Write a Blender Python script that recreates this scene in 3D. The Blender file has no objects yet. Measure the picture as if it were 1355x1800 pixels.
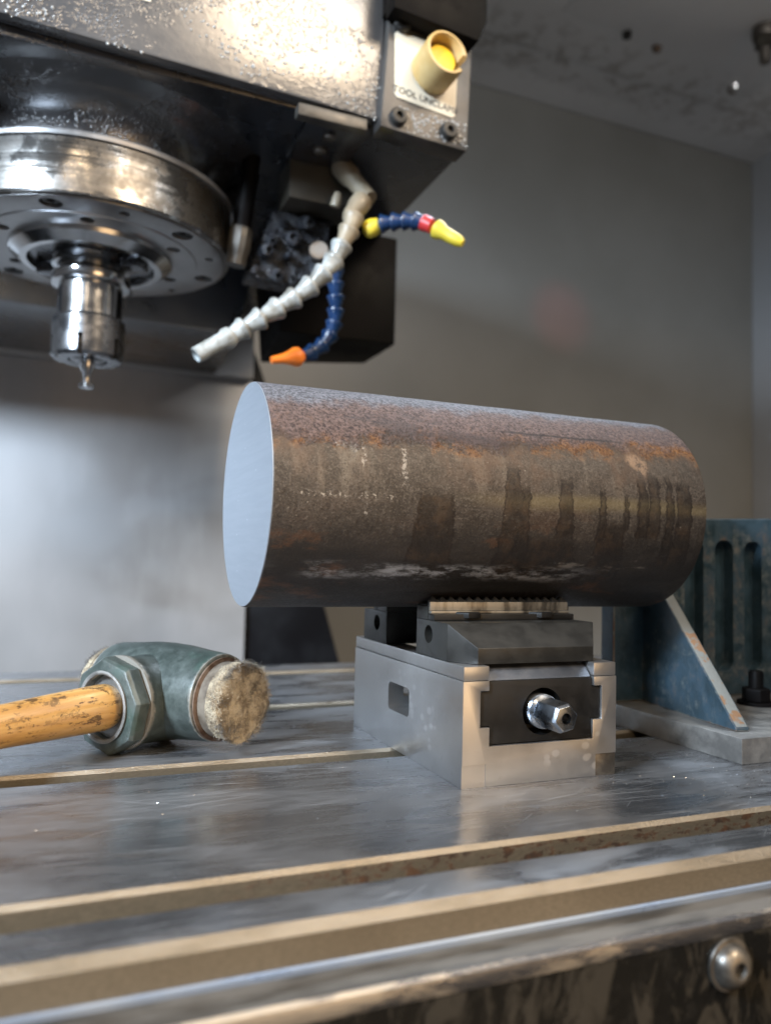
import bpy, bmesh, math, random
from mathutils import Vector, Matrix, noise as mnoise
rng = random.Random(7)
sc = bpy.context.scene
COL = sc.collection
R = math.radians
PI = math.pi

# ------------------------------------------------------------------ camera
YAW, PITCH, ROLL = R(22.37), R(3.348), R(1.40)
CAM = Vector((-0.2518, -0.4688, 0.1511))
f = Vector((math.sin(YAW)*math.cos(PITCH), math.cos(YAW)*math.cos(PITCH), math.sin(PITCH)))
r0 = Vector((math.cos(YAW), -math.sin(YAW), 0)); u0 = r0.cross(f)
cr = math.cos(ROLL)*r0 + math.sin(ROLL)*u0
cu = -math.sin(ROLL)*r0 + math.cos(ROLL)*u0
cd = bpy.data.cameras.new('camera'); cam = bpy.data.objects.new('camera', cd); COL.objects.link(cam)
cam.matrix_world = Matrix(((cr.x, cu.x, -f.x, CAM.x), (cr.y, cu.y, -f.y, CAM.y), (cr.z, cu.z, -f.z, CAM.z), (0, 0, 0, 1)))
cd.sensor_fit = 'VERTICAL'; cd.sensor_height = 36; cd.sensor_width = 27
cd.lens = 36*1385.1/1800
cd.clip_start = 0.02; cd.clip_end = 60
cd.dof.use_dof = True; cd.dof.focus_distance = 0.555; cd.dof.aperture_fstop = 4.6
sc.camera = cam

# ------------------------------------------------------------------ world, lamps, exposure
w = bpy.data.worlds.new('World'); sc.world = w; w.use_nodes = True
bg = w.node_tree.nodes['Background']; bg.inputs['Color'].default_value = (0.95, 0.95, 1.0, 1); bg.inputs['Strength'].default_value = 0.11
sc.view_settings.view_transform = 'Standard'; sc.view_settings.look = 'None'
sc.view_settings.exposure = 0.0; sc.view_settings.gamma = 1.0

def area(name, loc, target, size, size_y, power, color):
    l = bpy.data.lights.new(name, 'AREA'); l.shape = 'RECTANGLE'; l.size = size; l.size_y = size_y
    l.energy = power; l.color = color
    o = bpy.data.objects.new(name, l); COL.objects.link(o); o.location = loc
    o.rotation_euler = (Vector(target) - Vector(loc)).to_track_quat('-Z', 'Y').to_euler()
    return o
cl = area('cool_door_lamp', (-1.75, -0.75, 1.18), (-0.15, 0.7, 0.10), 0.40, 0.40, 23, (0.70, 0.84, 1.0)); cl.data.spread = R(62)
area('warm_shop_lamp', (-0.95, -2.1, 2.0), (-0.1, 0.2, 0.3), 0.4, 0.9, 26, (1.0, 0.76, 0.50))
area('warm_shop_lamp', (1.00, -2.0, 2.15), (0.05, 0.3, 0.4), 0.8, 0.9, 86, (1.0, 0.78, 0.54))
area('warm_low_fill', (0.85, -2.3, 0.22), (0.1, 0.0, 0.05), 1.5, 0.6, 15, (1.0, 0.64, 0.32))  # added fill, stands in for warm-lit surroundings reflected in the vise front
wl = area('cool_work_lamp', (0.62, 0.80, 1.30), (0.06, 0.12, 0.25), 0.35, 0.15, 0.9, (0.74, 0.86, 1.0)); wl.data.spread = R(45)
area('wall_fill_strip', (0.75, -0.56, 1.40), (1.0, 1.6, 1.20), 1.6, 0.08, 9.5, (0.97, 0.97, 0.96))  # added fill under the header, brightens the back wall and ceiling
rl = bpy.data.lights.new('red_indicator_lamp', 'SPOT'); rl.energy = 5.5; rl.color = (1.0, 0.05, 0.03); rl.spot_size = R(17); rl.spot_blend = 1.0; rl.shadow_soft_size = 0.01
ro = bpy.data.objects.new('red_indicator_lamp', rl); COL.objects.link(ro); ro.location = (0.95, 0.75, 1.15)
ro.rotation_euler = (Vector((1.183, 1.6, 0.932)) - ro.location).to_track_quat('-Z', 'Y').to_euler()

# ------------------------------------------------------------------ node helpers
class NT:
    def __init__(s, name):
        s.m = bpy.data.materials.new(name); s.m.use_nodes = True; s.t = s.m.node_tree
        s.b = s.t.nodes['Principled BSDF']; s._tc = None
    def n(s, typ, **kw):
        x = s.t.nodes.new(typ)
        for k, v in kw.items(): setattr(x, k, v)
        return x
    def link(s, a, b): s.t.links.new(a, b)
    def put(s, sock, v):
        if isinstance(v, bpy.types.NodeSocket): s.link(v, sock)
        elif isinstance(v, (tuple, list)) and len(v) == 3 and sock.type == 'RGBA': sock.default_value = (*v, 1)
        else: sock.default_value = v
    @property
    def obj(s):
        if s._tc is None: s._tc = s.n('ShaderNodeTexCoord')
        return s._tc.outputs['Object']
    def mapv(s, scale=(1, 1, 1), loc=(0, 0, 0), rot=(0, 0, 0), src=None):
        x = s.n('ShaderNodeMapping'); s.link(src or s.obj, x.inputs[0])
        x.inputs['Scale'].default_value = scale; x.inputs['Location'].default_value = loc; x.inputs['Rotation'].default_value = rot
        return x.outputs[0]
    def noise(s, scale, detail=4, rough=0.55, vec=None, dist=0):
        x = s.n('ShaderNodeTexNoise'); s.link(vec or s.obj, x.inputs['Vector'])
        x.inputs['Scale'].default_value = scale; x.inputs['Detail'].default_value = detail
        x.inputs['Roughness'].default_value = rough; x.inputs['Distortion'].default_value = dist
        return x.outputs[0]
    def voro(s, scale, vec=None, feature='F1', rnd=1.0):
        x = s.n('ShaderNodeTexVoronoi', feature=feature); s.link(vec or s.obj, x.inputs['Vector'])
        x.inputs['Scale'].default_value = scale; x.inputs['Randomness'].default_value = rnd
        return x.outputs['Distance']
    def math(s, op, a, b=0.0, c=0.0, clamp=False):
        x = s.n('ShaderNodeMath', operation=op, use_clamp=clamp)
        for i, v in enumerate((a, b, c)):
            if i < len(x.inputs): s.put(x.inputs[i], v)
        return x.outputs[0]
    def mul(s, a, b): return s.math('MULTIPLY', a, b)
    def add(s, a, b): return s.math('ADD', a, b)
    def mx(s, a, b): return s.math('MAXIMUM', a, b)
    def ss(s, v, lo, hi, a=0.0, b=1.0):
        x = s.n('ShaderNodeMapRange', interpolation_type='SMOOTHSTEP')
        s.put(x.inputs[0], v); s.put(x.inputs[1], lo); s.put(x.inputs[2], hi); s.put(x.inputs[3], a); s.put(x.inputs[4], b)
        return x.outputs[0]
    def band(s, v, lo, hi, soft):
        return s.mul(s.ss(v, lo-soft, lo+soft), s.ss(v, hi-soft, hi+soft, 1.0, 0.0))
    def mix(s, fac, a, b):
        x = s.n('ShaderNodeMix', data_type='RGBA'); s.put(x.inputs[0], fac); s.put(x.inputs[6], a); s.put(x.inputs[7], b)
        return x.outputs[2]
    def ramp(s, fac, stops):
        x = s.n('ShaderNodeValToRGB'); s.link(fac, x.inputs[0]); e = x.color_ramp.elements
        while len(e) < len(stops): e.new(0.5)
        for k, (p, c) in enumerate(stops):
            e[k].position = p; e[k].color = (*c, 1) if len(c) == 3 else c
        return x.outputs[0]
    def xyz(s, src=None):
        x = s.n('ShaderNodeSeparateXYZ'); s.link(src or s.obj, x.inputs[0]); return x.outputs
    def bump(s, h, strength, dist, prev=None):
        x = s.n('ShaderNodeBump'); s.link(h, x.inputs['Height'])
        x.inputs['Strength'].default_value = strength; x.inputs['Distance'].default_value = dist
        if prev: s.link(prev, x.inputs['Normal'])
        return x.outputs[0]
    def out(s, color=None, metal=None, rough=None, normal=None, **kw):
        i = s.b.inputs
        if color is not None: s.put(i['Base Color'], color)
        if metal is not None: s.put(i['Metallic'], metal)
        if rough is not None: s.put(i['Roughness'], rough)
        if normal is not None: s.put(i['Normal'], normal)
        for k, v in kw.items(): s.put(i[k.replace('_', ' ')], v)
        return s.m

def worn(name, c1, c2, metal=0.0, r1=0.4, r2=0.55, scale=30, bscale=400, bump=0.15, bd=0.0004, stretch=(1, 1, 1), bstretch=None, lo=0.35, hi=0.65, **kw):
    """a surface whose colour and gloss wander between two states, with fine relief"""
    t = NT(name)
    v = t.mapv(stretch); fac = t.ss(t.noise(scale, 6, 0.6, v), lo, hi)
    h = t.noise(bscale, 4, 0.6, t.mapv(bstretch or stretch))
    return t.out(t.mix(fac, c1, c2), metal, t.ss(fac, 0, 1, r1, r2), t.bump(h, bump, bd), **kw)

# ------------------------------------------------------------------ materials
def m_table():
    t = NT('ground_iron')
    v1 = t.mapv((1.0, 3.0, 1)); blot = t.noise(9, 7, 0.62, v1, 0.6)
    sc1 = t.noise(11, 4, 0.75, t.mapv((0.8, 26, 1), rot=(0, 0, R(9))))
    sc2 = t.noise(9, 4, 0.75, t.mapv((1.1, 32, 1), rot=(0, 0, R(-14))))
    lines = t.mul(t.mx(t.ss(sc1, 0.60, 0.68), t.ss(sc2, 0.62, 0.70)), 0.6)
    scr = None
    for (an, sx, sy, lo, ox) in ((8, 1.1, 60, 0.650, 0), (-11, 1.3, 64, 0.660, 3), (31, 1.6, 66, 0.680, 5), (-38, 1.8, 70, 0.685, 8), (3, 0.7, 90, 0.630, 11)):
        q = t.noise(8, 2, 0.6, t.mapv((sx, sy, 1), loc=(ox, ox*1.7, 0), src=t.mapv((1, 1, 1), rot=(0, 0, R(an)))))
        q = t.ss(q, lo, lo+0.03); scr = q if scr is None else t.mx(scr, q)
    scr = t.mul(scr, t.ss(t.noise(12, 4), 0.40, 0.58, 0.15, 1.0))
    fac = t.ss(blot, 0.32, 0.68)
    c = t.mix(fac, (0.24, 0.25, 0.27), (0.39, 0.40, 0.42))
    stain = t.ss(t.noise(22, 5, 0.65, t.mapv((1, 2, 1), loc=(3, 1, 0))), 0.56, 0.70)
    c = t.mix(t.mul(stain, 0.45), c, (0.16, 0.13, 0.105))
    c = t.mix(t.mul(lines, 0.6), c, (0.60, 0.61, 0.63)); c = t.mix(t.mul(scr, 0.38), c, (0.60, 0.61, 0.63))
    hair = t.ss(t.noise(30, 3, 0.8, t.mapv((0.45, 26, 1), loc=(2, 7, 0))), 0.53, 0.62); c = t.mix(t.mul(hair, 0.35), c, (0.58, 0.59, 0.61))
    rgh = t.math('SUBTRACT', t.ss(fac, 0, 1, 0.20, 0.40), t.mul(t.mx(t.mx(lines, scr), t.mul(hair, 0.5)), -0.14))
    rgh = t.add(rgh, t.mul(stain, 0.12))
    h = t.add(t.mul(sc1, 0.6), t.mul(t.noise(300, 3), 0.5))
    return t.out(c, t.math('SUBTRACT', 0.86, t.mul(t.mx(lines, scr), 0.22)), rgh, t.bump(h, 0.12, 0.0005))
def m_slotwall(name, rust):
    t = NT(name)
    fine = t.noise(900, 3, 0.7, t.mapv((0.35, 1, 1))); big = t.noise(26, 6, 0.7, t.mapv((1, 1, 2)))
    x = t.xyz()
    c = t.mix(t.ss(fine, 0.3, 0.7), (0.20, 0.170, 0.125), (0.27, 0.230, 0.17))
    c = t.mix(t.mul(t.ss(t.noise(5, 4), 0.4, 0.7), 0.5), c, (0.13, 0.105, 0.072))
    mask = t.mul(t.ss(t.noise(85, 7, 0.72, t.mapv((1, 1, 2.2))), 0.50, 0.56), t.ss(t.add(x[0], t.mul(big, 0.3)), -0.06, 0.06))
    mask = t.mul(mask, t.ss(x[1], -0.12, -0.10)); mask = t.mul(mask, t.ss(x[1], -0.05, -0.03, 1, 0))
    rustc = t.mix(t.ss(t.noise(160, 4), 0.35, 0.65), (0.030, 0.015, 0.008), (0.075, 0.034, 0.014))
    wide = t.mul(t.ss(t.add(x[0], t.mul(big, 0.16)), 0.22, 0.38), t.mul(t.ss(x[1], -0.12, -0.10), t.ss(x[1], -0.05, -0.03, 1, 0)))
    c = t.mix(t.mul(wide, 0.75), c, t.mix(t.ss(t.noise(60, 5), 0.4, 0.6), (0.075, 0.048, 0.025), (0.19, 0.085, 0.02)))
    c = t.mix(t.mul(mask, rust), c, rustc)
    return t.out(c, t.ss(mask, 0, 1, 0.6, 0.0), t.ss(mask, 0, 1, 0.44, 0.75), t.bump(t.add(t.mul(fine, 0.6), t.mul(mask, 0.5)), 0.18, 0.0005))
M = {}
M['table'] = m_table()
M['slot'] = m_slotwall('slot_wall_iron', 1.0)
M['chamfer'] = worn('chamfered_iron', (0.25, 0.215, 0.165), (0.345, 0.30, 0.237), 0.75, 0.38, 0.50, 90, 800, 0.7, 0.0009, (0.25, 1, 1), (0.7, 1, 1))
M['ledge'] = worn('grey_way_steel', (0.040, 0.037, 0.032), (0.16, 0.15, 0.135), 0.3, 0.42, 0.65, 24, 300, 0.2, 0.0006, (0.7, 3, 1))
M['trim'] = worn('pale_blue_strip', (0.20, 0.27, 0.40), (0.32, 0.37, 0.44), 0.4, 0.25, 0.4, 22, 300, 0.1, 0.0003, (0.5, 2, 2))
M['lip'] = worn('worn_edge_steel', (0.14, 0.145, 0.16), (0.50, 0.46, 0.40), 0.8, 0.25, 0.45, 22, 260, 0.4, 0.001, (0.8, 3, 3), lo=0.45, hi=0.58)
def m_apron():
    t = NT('dripping_black_paint')
    v = t.mapv((30, 30, 12)); d = t.noise(2.0, 7, 0.66, v, 1.2)
    spots = t.noise(90, 4, 0.6)
    fac = t.ss(d, 0.47, 0.62)
    c = t.mix(fac, (0.008, 0.008, 0.0075), (0.030, 0.0275, 0.0225)); c = t.mix(t.mul(t.ss(spots, 0.52, 0.68), 0.5), c, (0.022, 0.021, 0.019))
    return t.out(c, 0.0, t.ss(fac, 0, 1, 0.25, 0.55), t.bump(t.add(d, t.mul(spots, 0.3)), 0.25, 0.002))
M['apron'] = m_apron()
M['bolt'] = worn('dull_bolt_steel', (0.15, 0.14, 0.125), (0.27, 0.255, 0.23), 0.85, 0.34, 0.5, 60, 500, 0.1, 0.0003)
M['socket'] = worn('black_socket', (0.012, 0.011, 0.010), (0.03, 0.028, 0.025), 0.2, 0.4, 0.6)

def m_vise():
    t = NT('ground_vise_steel')
    grain = t.noise(500, 3, 0.6, t.mapv((1, 0.12, 1))); cloud = t.noise(26, 5, 0.6)
    ring = t.voro(95, t.mapv((1, 1, 1.25))); drop = t.mul(t.ss(ring, 0.28, 0.36, 1, 0), t.ss(t.noise(16, 3), 0.52, 0.62))
    c = t.mix(t.ss(cloud, 0.3, 0.7), (0.42, 0.415, 0.41), (0.47, 0.465, 0.46)); c = t.mix(t.mul(drop, 0.35), c, (0.66, 0.66, 0.66))
    spots = t.noise(110, 4); c = t.mix(t.mul(t.ss(spots, 0.62, 0.72), 0.2), c, (0.30, 0.28, 0.25))
    return t.out(c, 0.92, t.add(t.ss(cloud, 0.3, 0.7, 0.34, 0.42), t.mul(drop, 0.12)), t.bump(grain, 0.06, 0.0003))
M['vise'] = m_vise()
M['black'] = worn('black_oxide_steel', (0.007, 0.0068, 0.0065), (0.014, 0.013, 0.012), 0.1, 0.38, 0.5, 40, 700, 0.12, 0.0003, Specular_IOR_Level=0.35)
M['jaw'] = worn('dark_jaw_steel', (0.018, 0.0175, 0.016), (0.030, 0.029, 0.026), 0.2, 0.36, 0.48, 50, 700, 0.12, 0.0003, Specular_IOR_Level=0.4)
M['slide'] = worn('blue_grey_slide_steel', (0.075, 0.08, 0.092), (0.115, 0.12, 0.132), 0.7, 0.32, 0.42, 60, 900, 0.2, 0.0003)
M['hex'] = worn('bright_hex_steel', (0.23, 0.255, 0.29), (0.33, 0.355, 0.39), 1.0, 0.24, 0.36, 60, 500, 0.1, 0.0002)
M['gold'] = worn('bright_ground_insert', (0.09, 0.08, 0.066), (0.31, 0.285, 0.24), 0.8, 0.32, 0.46, 60, 900, 0.25, 0.0003, (1, 1, 0.3), (1, 1, 0.06), lo=0.38, hi=0.58)

def m_bar():
    t = NT('rusty_mill_scale')
    o = t.xyz(); x, y, z = o[0], o[1], o[2]
    phi = t.math('DIVIDE', t.math('ARCTAN2', z, t.mul(y, -1.0)), R(90))     # -1 bottom, 0 front, 1 top
    fine = t.noise(380, 6, 0.74); mid = t.noise(85, 7, 0.65); big = t.noise(16, 5, 0.6, t.mapv((0.5, 1, 1)))
    streak = t.noise(48, 5, 0.65, t.mapv((0.22, 1, 1)))
    run = t.noise(60, 5, 0.6, t.mapv((1, 0.22, 0.22)))
    wob = t.add(t.add(t.mul(t.math('SUBTRACT', mid, 0.5), 0.24), t.mul(t.math('SUBTRACT', big, 0.5), 0.20)), t.mul(t.math('SUBTRACT', run, 0.5), 0.22))
    p = t.add(phi, wob); p2 = t.add(phi, t.mul(t.math('SUBTRACT', streak, 0.5), 0.10))
    # smooth olive brown scale on the flank
    c = t.mix(t.ss(t.add(t.mul(mid, 0.5), t.mul(big, 0.5)), 0.38, 0.62), (0.044, 0.034, 0.026), (0.078, 0.061, 0.047))
    c = t.mix(t.mul(t.ss(streak, 0.48, 0.66), 0.55), c, (0.072, 0.050, 0.036))
    c = t.mix(t.mul(t.ss(run, 0.52, 0.66), t.mul(t.band(phi, -0.05, 0.36, 0.1), 0.45)), c, (0.19, 0.155, 0.115))
    c = t.mix(t.mul(t.ss(fine, 0.53, 0.66), 0.5), c, (0.18, 0.148, 0.115)); c = t.mix(t.mul(t.ss(fine, 0.36, 0.47, 1, 0), 0.5), c, (0.026, 0.02, 0.016))
    g2 = t.noise(170, 5, 0.7, t.mapv((0.8, 1, 1), loc=(7, 3, 1))); c = t.mix(t.mul(t.ss(g2, 0.54, 0.68), 0.25), c, (0.135, 0.108, 0.082)); c = t.mix(t.mul(t.ss(g2, 0.34, 0.47, 1, 0), 0.35), c, (0.030, 0.023, 0.018)); g3 = t.noise(760, 3, 0.7, t.mapv((0.8, 1, 1))); c = t.mix(t.mul(t.ss(g3, 0.57, 0.63), 0.32), c, (0.19, 0.158, 0.125)); c = t.mix(t.mul(t.ss(g3, 0.38, 0.44, 1, 0), 0.6), c, (0.016, 0.012, 0.010))
    # lower half darkened in colour, standing in for shade under the bar
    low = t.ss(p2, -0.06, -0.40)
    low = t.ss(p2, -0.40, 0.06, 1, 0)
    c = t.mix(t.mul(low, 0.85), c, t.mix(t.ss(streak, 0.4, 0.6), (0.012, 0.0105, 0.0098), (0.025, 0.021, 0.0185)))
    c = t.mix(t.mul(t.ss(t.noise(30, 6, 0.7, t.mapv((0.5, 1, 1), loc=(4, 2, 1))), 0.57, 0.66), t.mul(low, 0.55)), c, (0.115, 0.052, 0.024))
    # pale seam where the coolant film ended
    seam = t.mul(t.band(p2, -0.03, 0.035, 0.035), t.ss(x, -0.01, 0.08))
    c = t.mix(t.mul(seam, 0.5), c, (0.20, 0.150, 0.072))
    c = t.mix(t.mul(t.band(t.add(p, t.mul(t.math('SUBTRACT', run, .5), .3)), 0.14, 0.40, 0.12), t.mul(t.ss(t.noise(20, 6, 0.7, t.mapv((1, 0.5, 0.5), loc=(5, 1, 3))), 0.44, 0.62), 0.5)), c, (0.105, 0.058, 0.034))
    # wet dark runs
    wet = None
    for (cx, hw, top, bot) in ((-0.012, 0.015, 0.01, -0.50), (0.053, 0.012, 0.08, -0.50), (0.050, 0.006, 0.2, 0.0), (0.095, 0.0062, 0.13, -0.20), (0.128, 0.0035, 0.09, -0.22),
                               (0.139, 0.013, -0.10, -0.48), (0.166, 0.0045, 0.17, -0.20), (0.177, 0.0055, 0.20, -0.19), (0.1925, 0.004, 0.20, -0.45), (0.150, 0.0025, 0.06, -0.15), (0.207, 0.008, 0.16, -0.40), (0.08, 0.03, -0.22, -0.5)):
        dx = t.math('ABSOLUTE', t.math('SUBTRACT', t.add(x, t.add(t.mul(t.math('SUBTRACT', mid, 0.5), 0.012), t.mul(t.math('SUBTRACT', fine, 0.5), 0.006))), cx))
        wdt = t.ss(phi, bot, top, hw*1.25, hw*0.85)
        k = t.ss(t.math('SUBTRACT', dx, wdt), -0.0008, 0.0008, 1, 0)
        rim = t.mul(t.mul(k, t.ss(t.math('SUBTRACT', dx, wdt), -0.0022, -0.0008)), t.band(p2, bot, top, 0.03)); k = t.mul(k, t.band(p2, bot, top, 0.03)); rims = rim if wet is None else t.mx(rims, rim); wet = k if wet is None else t.mx(wet, k)
    c = t.mix(t.mul(t.mul(wet, t.ss(streak, 0.3, 0.6, 0.55, 1.0)), 0.70), c, t.mix(t.ss(mid, 0.45, 0.62), (0.015, 0.011, 0.009), (0.040, 0.024, 0.014)))
    c = t.mix(t.mul(rims, 0.6), c, (0.012, 0.009, 0.008))
    # crusty purple-brown rust on the upper shoulder, orange where it breaks off
    edge = t.add(t.ss(x, -0.13, 0.22, 0.285, 0.42), 0)
    q = t.math('SUBTRACT', p, edge)
    crust = t.ss(t.add(q, t.mul(t.math('SUBTRACT', fine, 0.5), 0.10)), -0.055, 0.05)
    pit = t.noise(420, 6, 0.78); lump = t.noise(170, 5, 0.72)
    cr_ = t.mix(t.ss(pit, 0.36, 0.62), (0.034, 0.023, 0.021), (0.158, 0.108, 0.094))
    cr_ = t.mix(t.mul(t.ss(lump, 0.54, 0.66), 0.45), cr_, (0.17, 0.10, 0.07))
    cr_ = t.mix(t.mul(t.ss(t.noise(26, 5, 0.7, t.mapv((0.3, 1, 1), loc=(1, 5, 2))), 0.54, 0.64), 0.6), cr_, (0.052, 0.042, 0.042))
    c = t.mix(crust, c, cr_)
    orange = t.mul(t.band(q, -0.06, 0.035, 0.055), t.add(t.mul(t.ss(t.noise(34, 6, 0.75, t.mapv((0.7, 1, 1), loc=(2, 0, 0))), 0.46, 0.60), 0.85), t.mul(t.ss(x, 0.12, 0.215), 0.75)))
    c = t.mix(t.math('MINIMUM', t.mul(orange, 0.9), 0.95), c, t.mix(t.ss(pit, 0.4, 0.6), (0.115, 0.046, 0.016), (0.30, 0.135, 0.042)))
    crack = t.mul(t.band(t.add(phi, t.mul(big, 0.05)), 0.462, 0.478, 0.008), t.band(x, 0.05, 0.16, 0.02))
    c = t.mix(t.mul(crack, 0.8), c, (0.02, 0.016, 0.014))
    # cool light along the top, painted into the colour as blue-grey
    toplight = t.ss(t.add(p, t.mul(x, -0.5)), 0.54, 0.66)
    c = t.mix(t.mul(toplight, 0.85), c, t.mix(t.ss(pit, 0.4, 0.6), (0.052, 0.057, 0.070), (0.185, 0.20, 0.235)))
    # white dried coolant: a band of drag marks low down and specks
    wb = t.mul(t.band(p2, -0.50, -0.405, 0.03), t.mul(t.band(x, -0.115, 0.115, 0.03), t.ss(t.noise(110, 8, 0.78, t.mapv((0.35, 1, 1))), 0.43, 0.60)))
    wb = t.mul(wb, t.ss(t.noise(14, 3, 0.5, t.mapv((1, 0.2, 0.2))), 0.36, 0.55))
    c = t.mix(t.mul(wb, 0.62), c, (0.50, 0.505, 0.52))
    wc = t.mul(t.band(p2, -0.40, -0.30, 0.03), t.mul(t.band(x, 0.07, 0.2, 0.03), t.ss(t.noise(90, 7, 0.75, t.mapv((0.25, 1, 1), loc=(2, 0, 0))), 0.55, 0.66)))
    c = t.mix(t.mul(wc, 0.6), c, (0.26, 0.23, 0.20))
    sp = t.mul(t.ss(t.voro(420, t.mapv((0.6, 1, 1))), 0.06, 0.30, 1, 0), t.mul(t.ss(t.noise(300, 3, 0.7), 0.52, 0.60), t.ss(t.noise(26, 5, 0.7), 0.54, 0.64)))
    sp = t.mul(sp, t.band(phi, -0.2, 0.30, 0.08))
    c = t.mix(t.mul(sp, 0.6), c, (0.42, 0.36, 0.29))
    dash = t.mul(t.band(t.add(phi, t.mul(t.math('SUBTRACT', mid, .5), .05)), -0.035, -0.012, 0.012), t.mul(t.band(x, -0.115, -0.045, 0.004), t.ss(t.noise(300, 5, 0.75), 0.54, 0.62)))
    c = t.mix(t.mul(dash, 0.7), c, (0.42, 0.36, 0.29))
    for (cx, hw, a0, a1) in ((-0.0655, 0.0022, 0.13, 0.24), (-0.0815, 0.0035, 0.23, 0.265), (-0.0725, 0.003, 0.21, 0.26), (-0.036, 0.0022, 0.04, 0.26), (-0.064, 0.0014, -0.13, -0.06)):
        k = t.math('ABSOLUTE', t.math('SUBTRACT', t.add(x, t.mul(t.math('SUBTRACT', mid, .5), .008)), cx))
        k = t.mul(t.ss(k, hw*0.55, hw*1.1, 1, 0), t.band(phi, a0, a1, 0.012)); k = t.mul(k, t.ss(t.noise(260, 5, 0.75), 0.47, 0.60))
        c = t.mix(t.mul(k, 0.6), c, (0.40, 0.35, 0.29))
    patch = t.math('ADD', t.math('ABSOLUTE', t.mul(t.math('SUBTRACT', t.add(x, t.mul(phi, 0.05)), 0.181), 70)), t.math('ABSOLUTE', t.mul(t.math('SUBTRACT', phi, 0.29), 7)))
    patch = t.mul(t.ss(t.add(patch, t.mul(t.math('SUBTRACT', mid, .5), 1.2)), 0.5, 0.95, 1, 0), t.ss(lump, 0.38, 0.55))
    c = t.mix(t.mul(patch, 0.75), c, (0.31, 0.20, 0.125))
    rgh = t.ss(fine, 0.3, 0.7, 0.44, 0.60)
    rgh = t.add(rgh, t.add(t.mul(crust, 0.22), t.mul(wet, -0.08)))
    h = t.add(t.mul(fine, 0.35), t.mul(mid, 0.5))
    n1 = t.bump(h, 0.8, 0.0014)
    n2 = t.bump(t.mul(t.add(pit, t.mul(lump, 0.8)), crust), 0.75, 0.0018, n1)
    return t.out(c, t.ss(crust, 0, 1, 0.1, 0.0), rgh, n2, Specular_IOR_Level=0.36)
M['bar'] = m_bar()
def m_cut():
    t = NT('sawn_steel')
    arcs = t.noise(260, 4, 0.6, t.mapv((1, 0.07, 1), rot=(R(28), 0, 0)))
    f2 = t.noise(900, 3, 0.6, t.mapv((1, 0.08, 1), rot=(R(36), 0, 0))); sp = t.ss(t.voro(150), 0.05, 0.10, 1, 0)
    c = t.mix(t.ss(arcs, 0.35, 0.65), (0.285, 0.318, 0.362), (0.305, 0.338, 0.382)); c = t.mix(t.mul(sp, t.ss(t.noise(40, 2), 0.55, 0.62)), c, (0.78, 0.80, 0.82))
    return t.out(c, 0.55, 0.50, t.bump(t.add(t.mul(arcs, 0.3), t.mul(f2, 0.5)), 0.06, 0.0004))
M['cut'] = m_cut()

def m_green():
    t = NT('chipped_green_paint')
    mid = t.noise(70, 6, 0.65); chips = t.noise(210, 6, 0.7)
    c = t.mix(t.ss(mid, 0.35, 0.65), (0.040, 0.051, 0.046), (0.078, 0.094, 0.086))
    c = t.mix(t.mul(t.ss(t.noise(18, 4), 0.52, 0.64), 0.45), c, (0.018, 0.060, 0.042))
    geo = t.n('ShaderNodeNewGeometry'); wear = t.ss(t.add(geo.outputs['Pointiness'], t.mul(t.math('SUBTRACT', chips, 0.5), 0.07)), 0.53, 0.565)
    spots = t.ss(chips, 0.67, 0.72)
    c = t.mix(t.math('MINIMUM', t.add(t.mul(wear, 0.85), t.mul(spots, 0.6)), 1.0), c, (0.27, 0.25, 0.215))
    return t.out(c, 0.1, t.ss(mid, 0.3, 0.7, 0.30, 0.46), t.bump(t.add(chips, t.mul(mid, 0.6)), 0.28, 0.0012))
M['green'] = m_green()
def m_wood():
    t = NT('varnished_hickory')
    grain = t.noise(60, 6, 0.7, t.mapv((0.10, 1, 1))); fine = t.noise(200, 4, 0.6, t.mapv((0.06, 1, 1)))
    c = t.ramp(t.add(t.mul(grain, 0.6), t.mul(fine, 0.4)), [(0.30, (0.25, 0.115, 0.028)), (0.48, (0.45, 0.245, 0.075)), (0.62, (0.58, 0.36, 0.13)), (0.78, (0.68, 0.46, 0.20))])
    grime = t.mul(t.ss(t.noise(150, 6, 0.75, t.mapv((0.4, 1, 1))), 0.525, 0.575), t.ss(t.noise(20, 3), 0.36, 0.54))
    dents = t.ss(t.noise(75, 5, 0.7, t.mapv((0.6, 1, 1), loc=(3, 3, 3))), 0.60, 0.64)
    c = t.mix(t.mul(t.mx(grime, dents), 0.82), c, (0.045, 0.022, 0.009))
    return t.out(c, 0.0, t.ss(grime, 0, 1, 0.30, 0.6), t.bump(t.add(fine, t.mul(dents, -0.6)), 0.18, 0.0008), Coat_Weight=0.25, Coat_Roughness=0.25)
M['wood'] = m_wood()
M['felt'] = worn('frayed_rawhide', (0.17, 0.13, 0.085), (0.44, 0.365, 0.255), 0.0, 0.85, 0.95, 95, 420, 1.0, 0.003, lo=0.36, hi=0.62)
M['felt_side'] = worn('worn_rawhide_side', (0.075, 0.056, 0.040), (0.17, 0.14, 0.105), 0.0, 0.55, 0.7, 60, 300, 0.5, 0.001)
M['fibre'] = worn('rawhide_fibre', (0.34, 0.285, 0.20), (0.60, 0.52, 0.39), 0.0, 0.9, 0.95, 60)
M['fibre_grey'] = worn('dirty_fibre', (0.10, 0.095, 0.085), (0.22, 0.20, 0.175), 0.0, 0.9, 0.95, 60)
M['rustline'] = worn('rusty_collar', (0.07, 0.035, 0.018), (0.17, 0.115, 0.08), 0.2, 0.5, 0.7, 90, 300, 0.5, 0.001)

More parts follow.
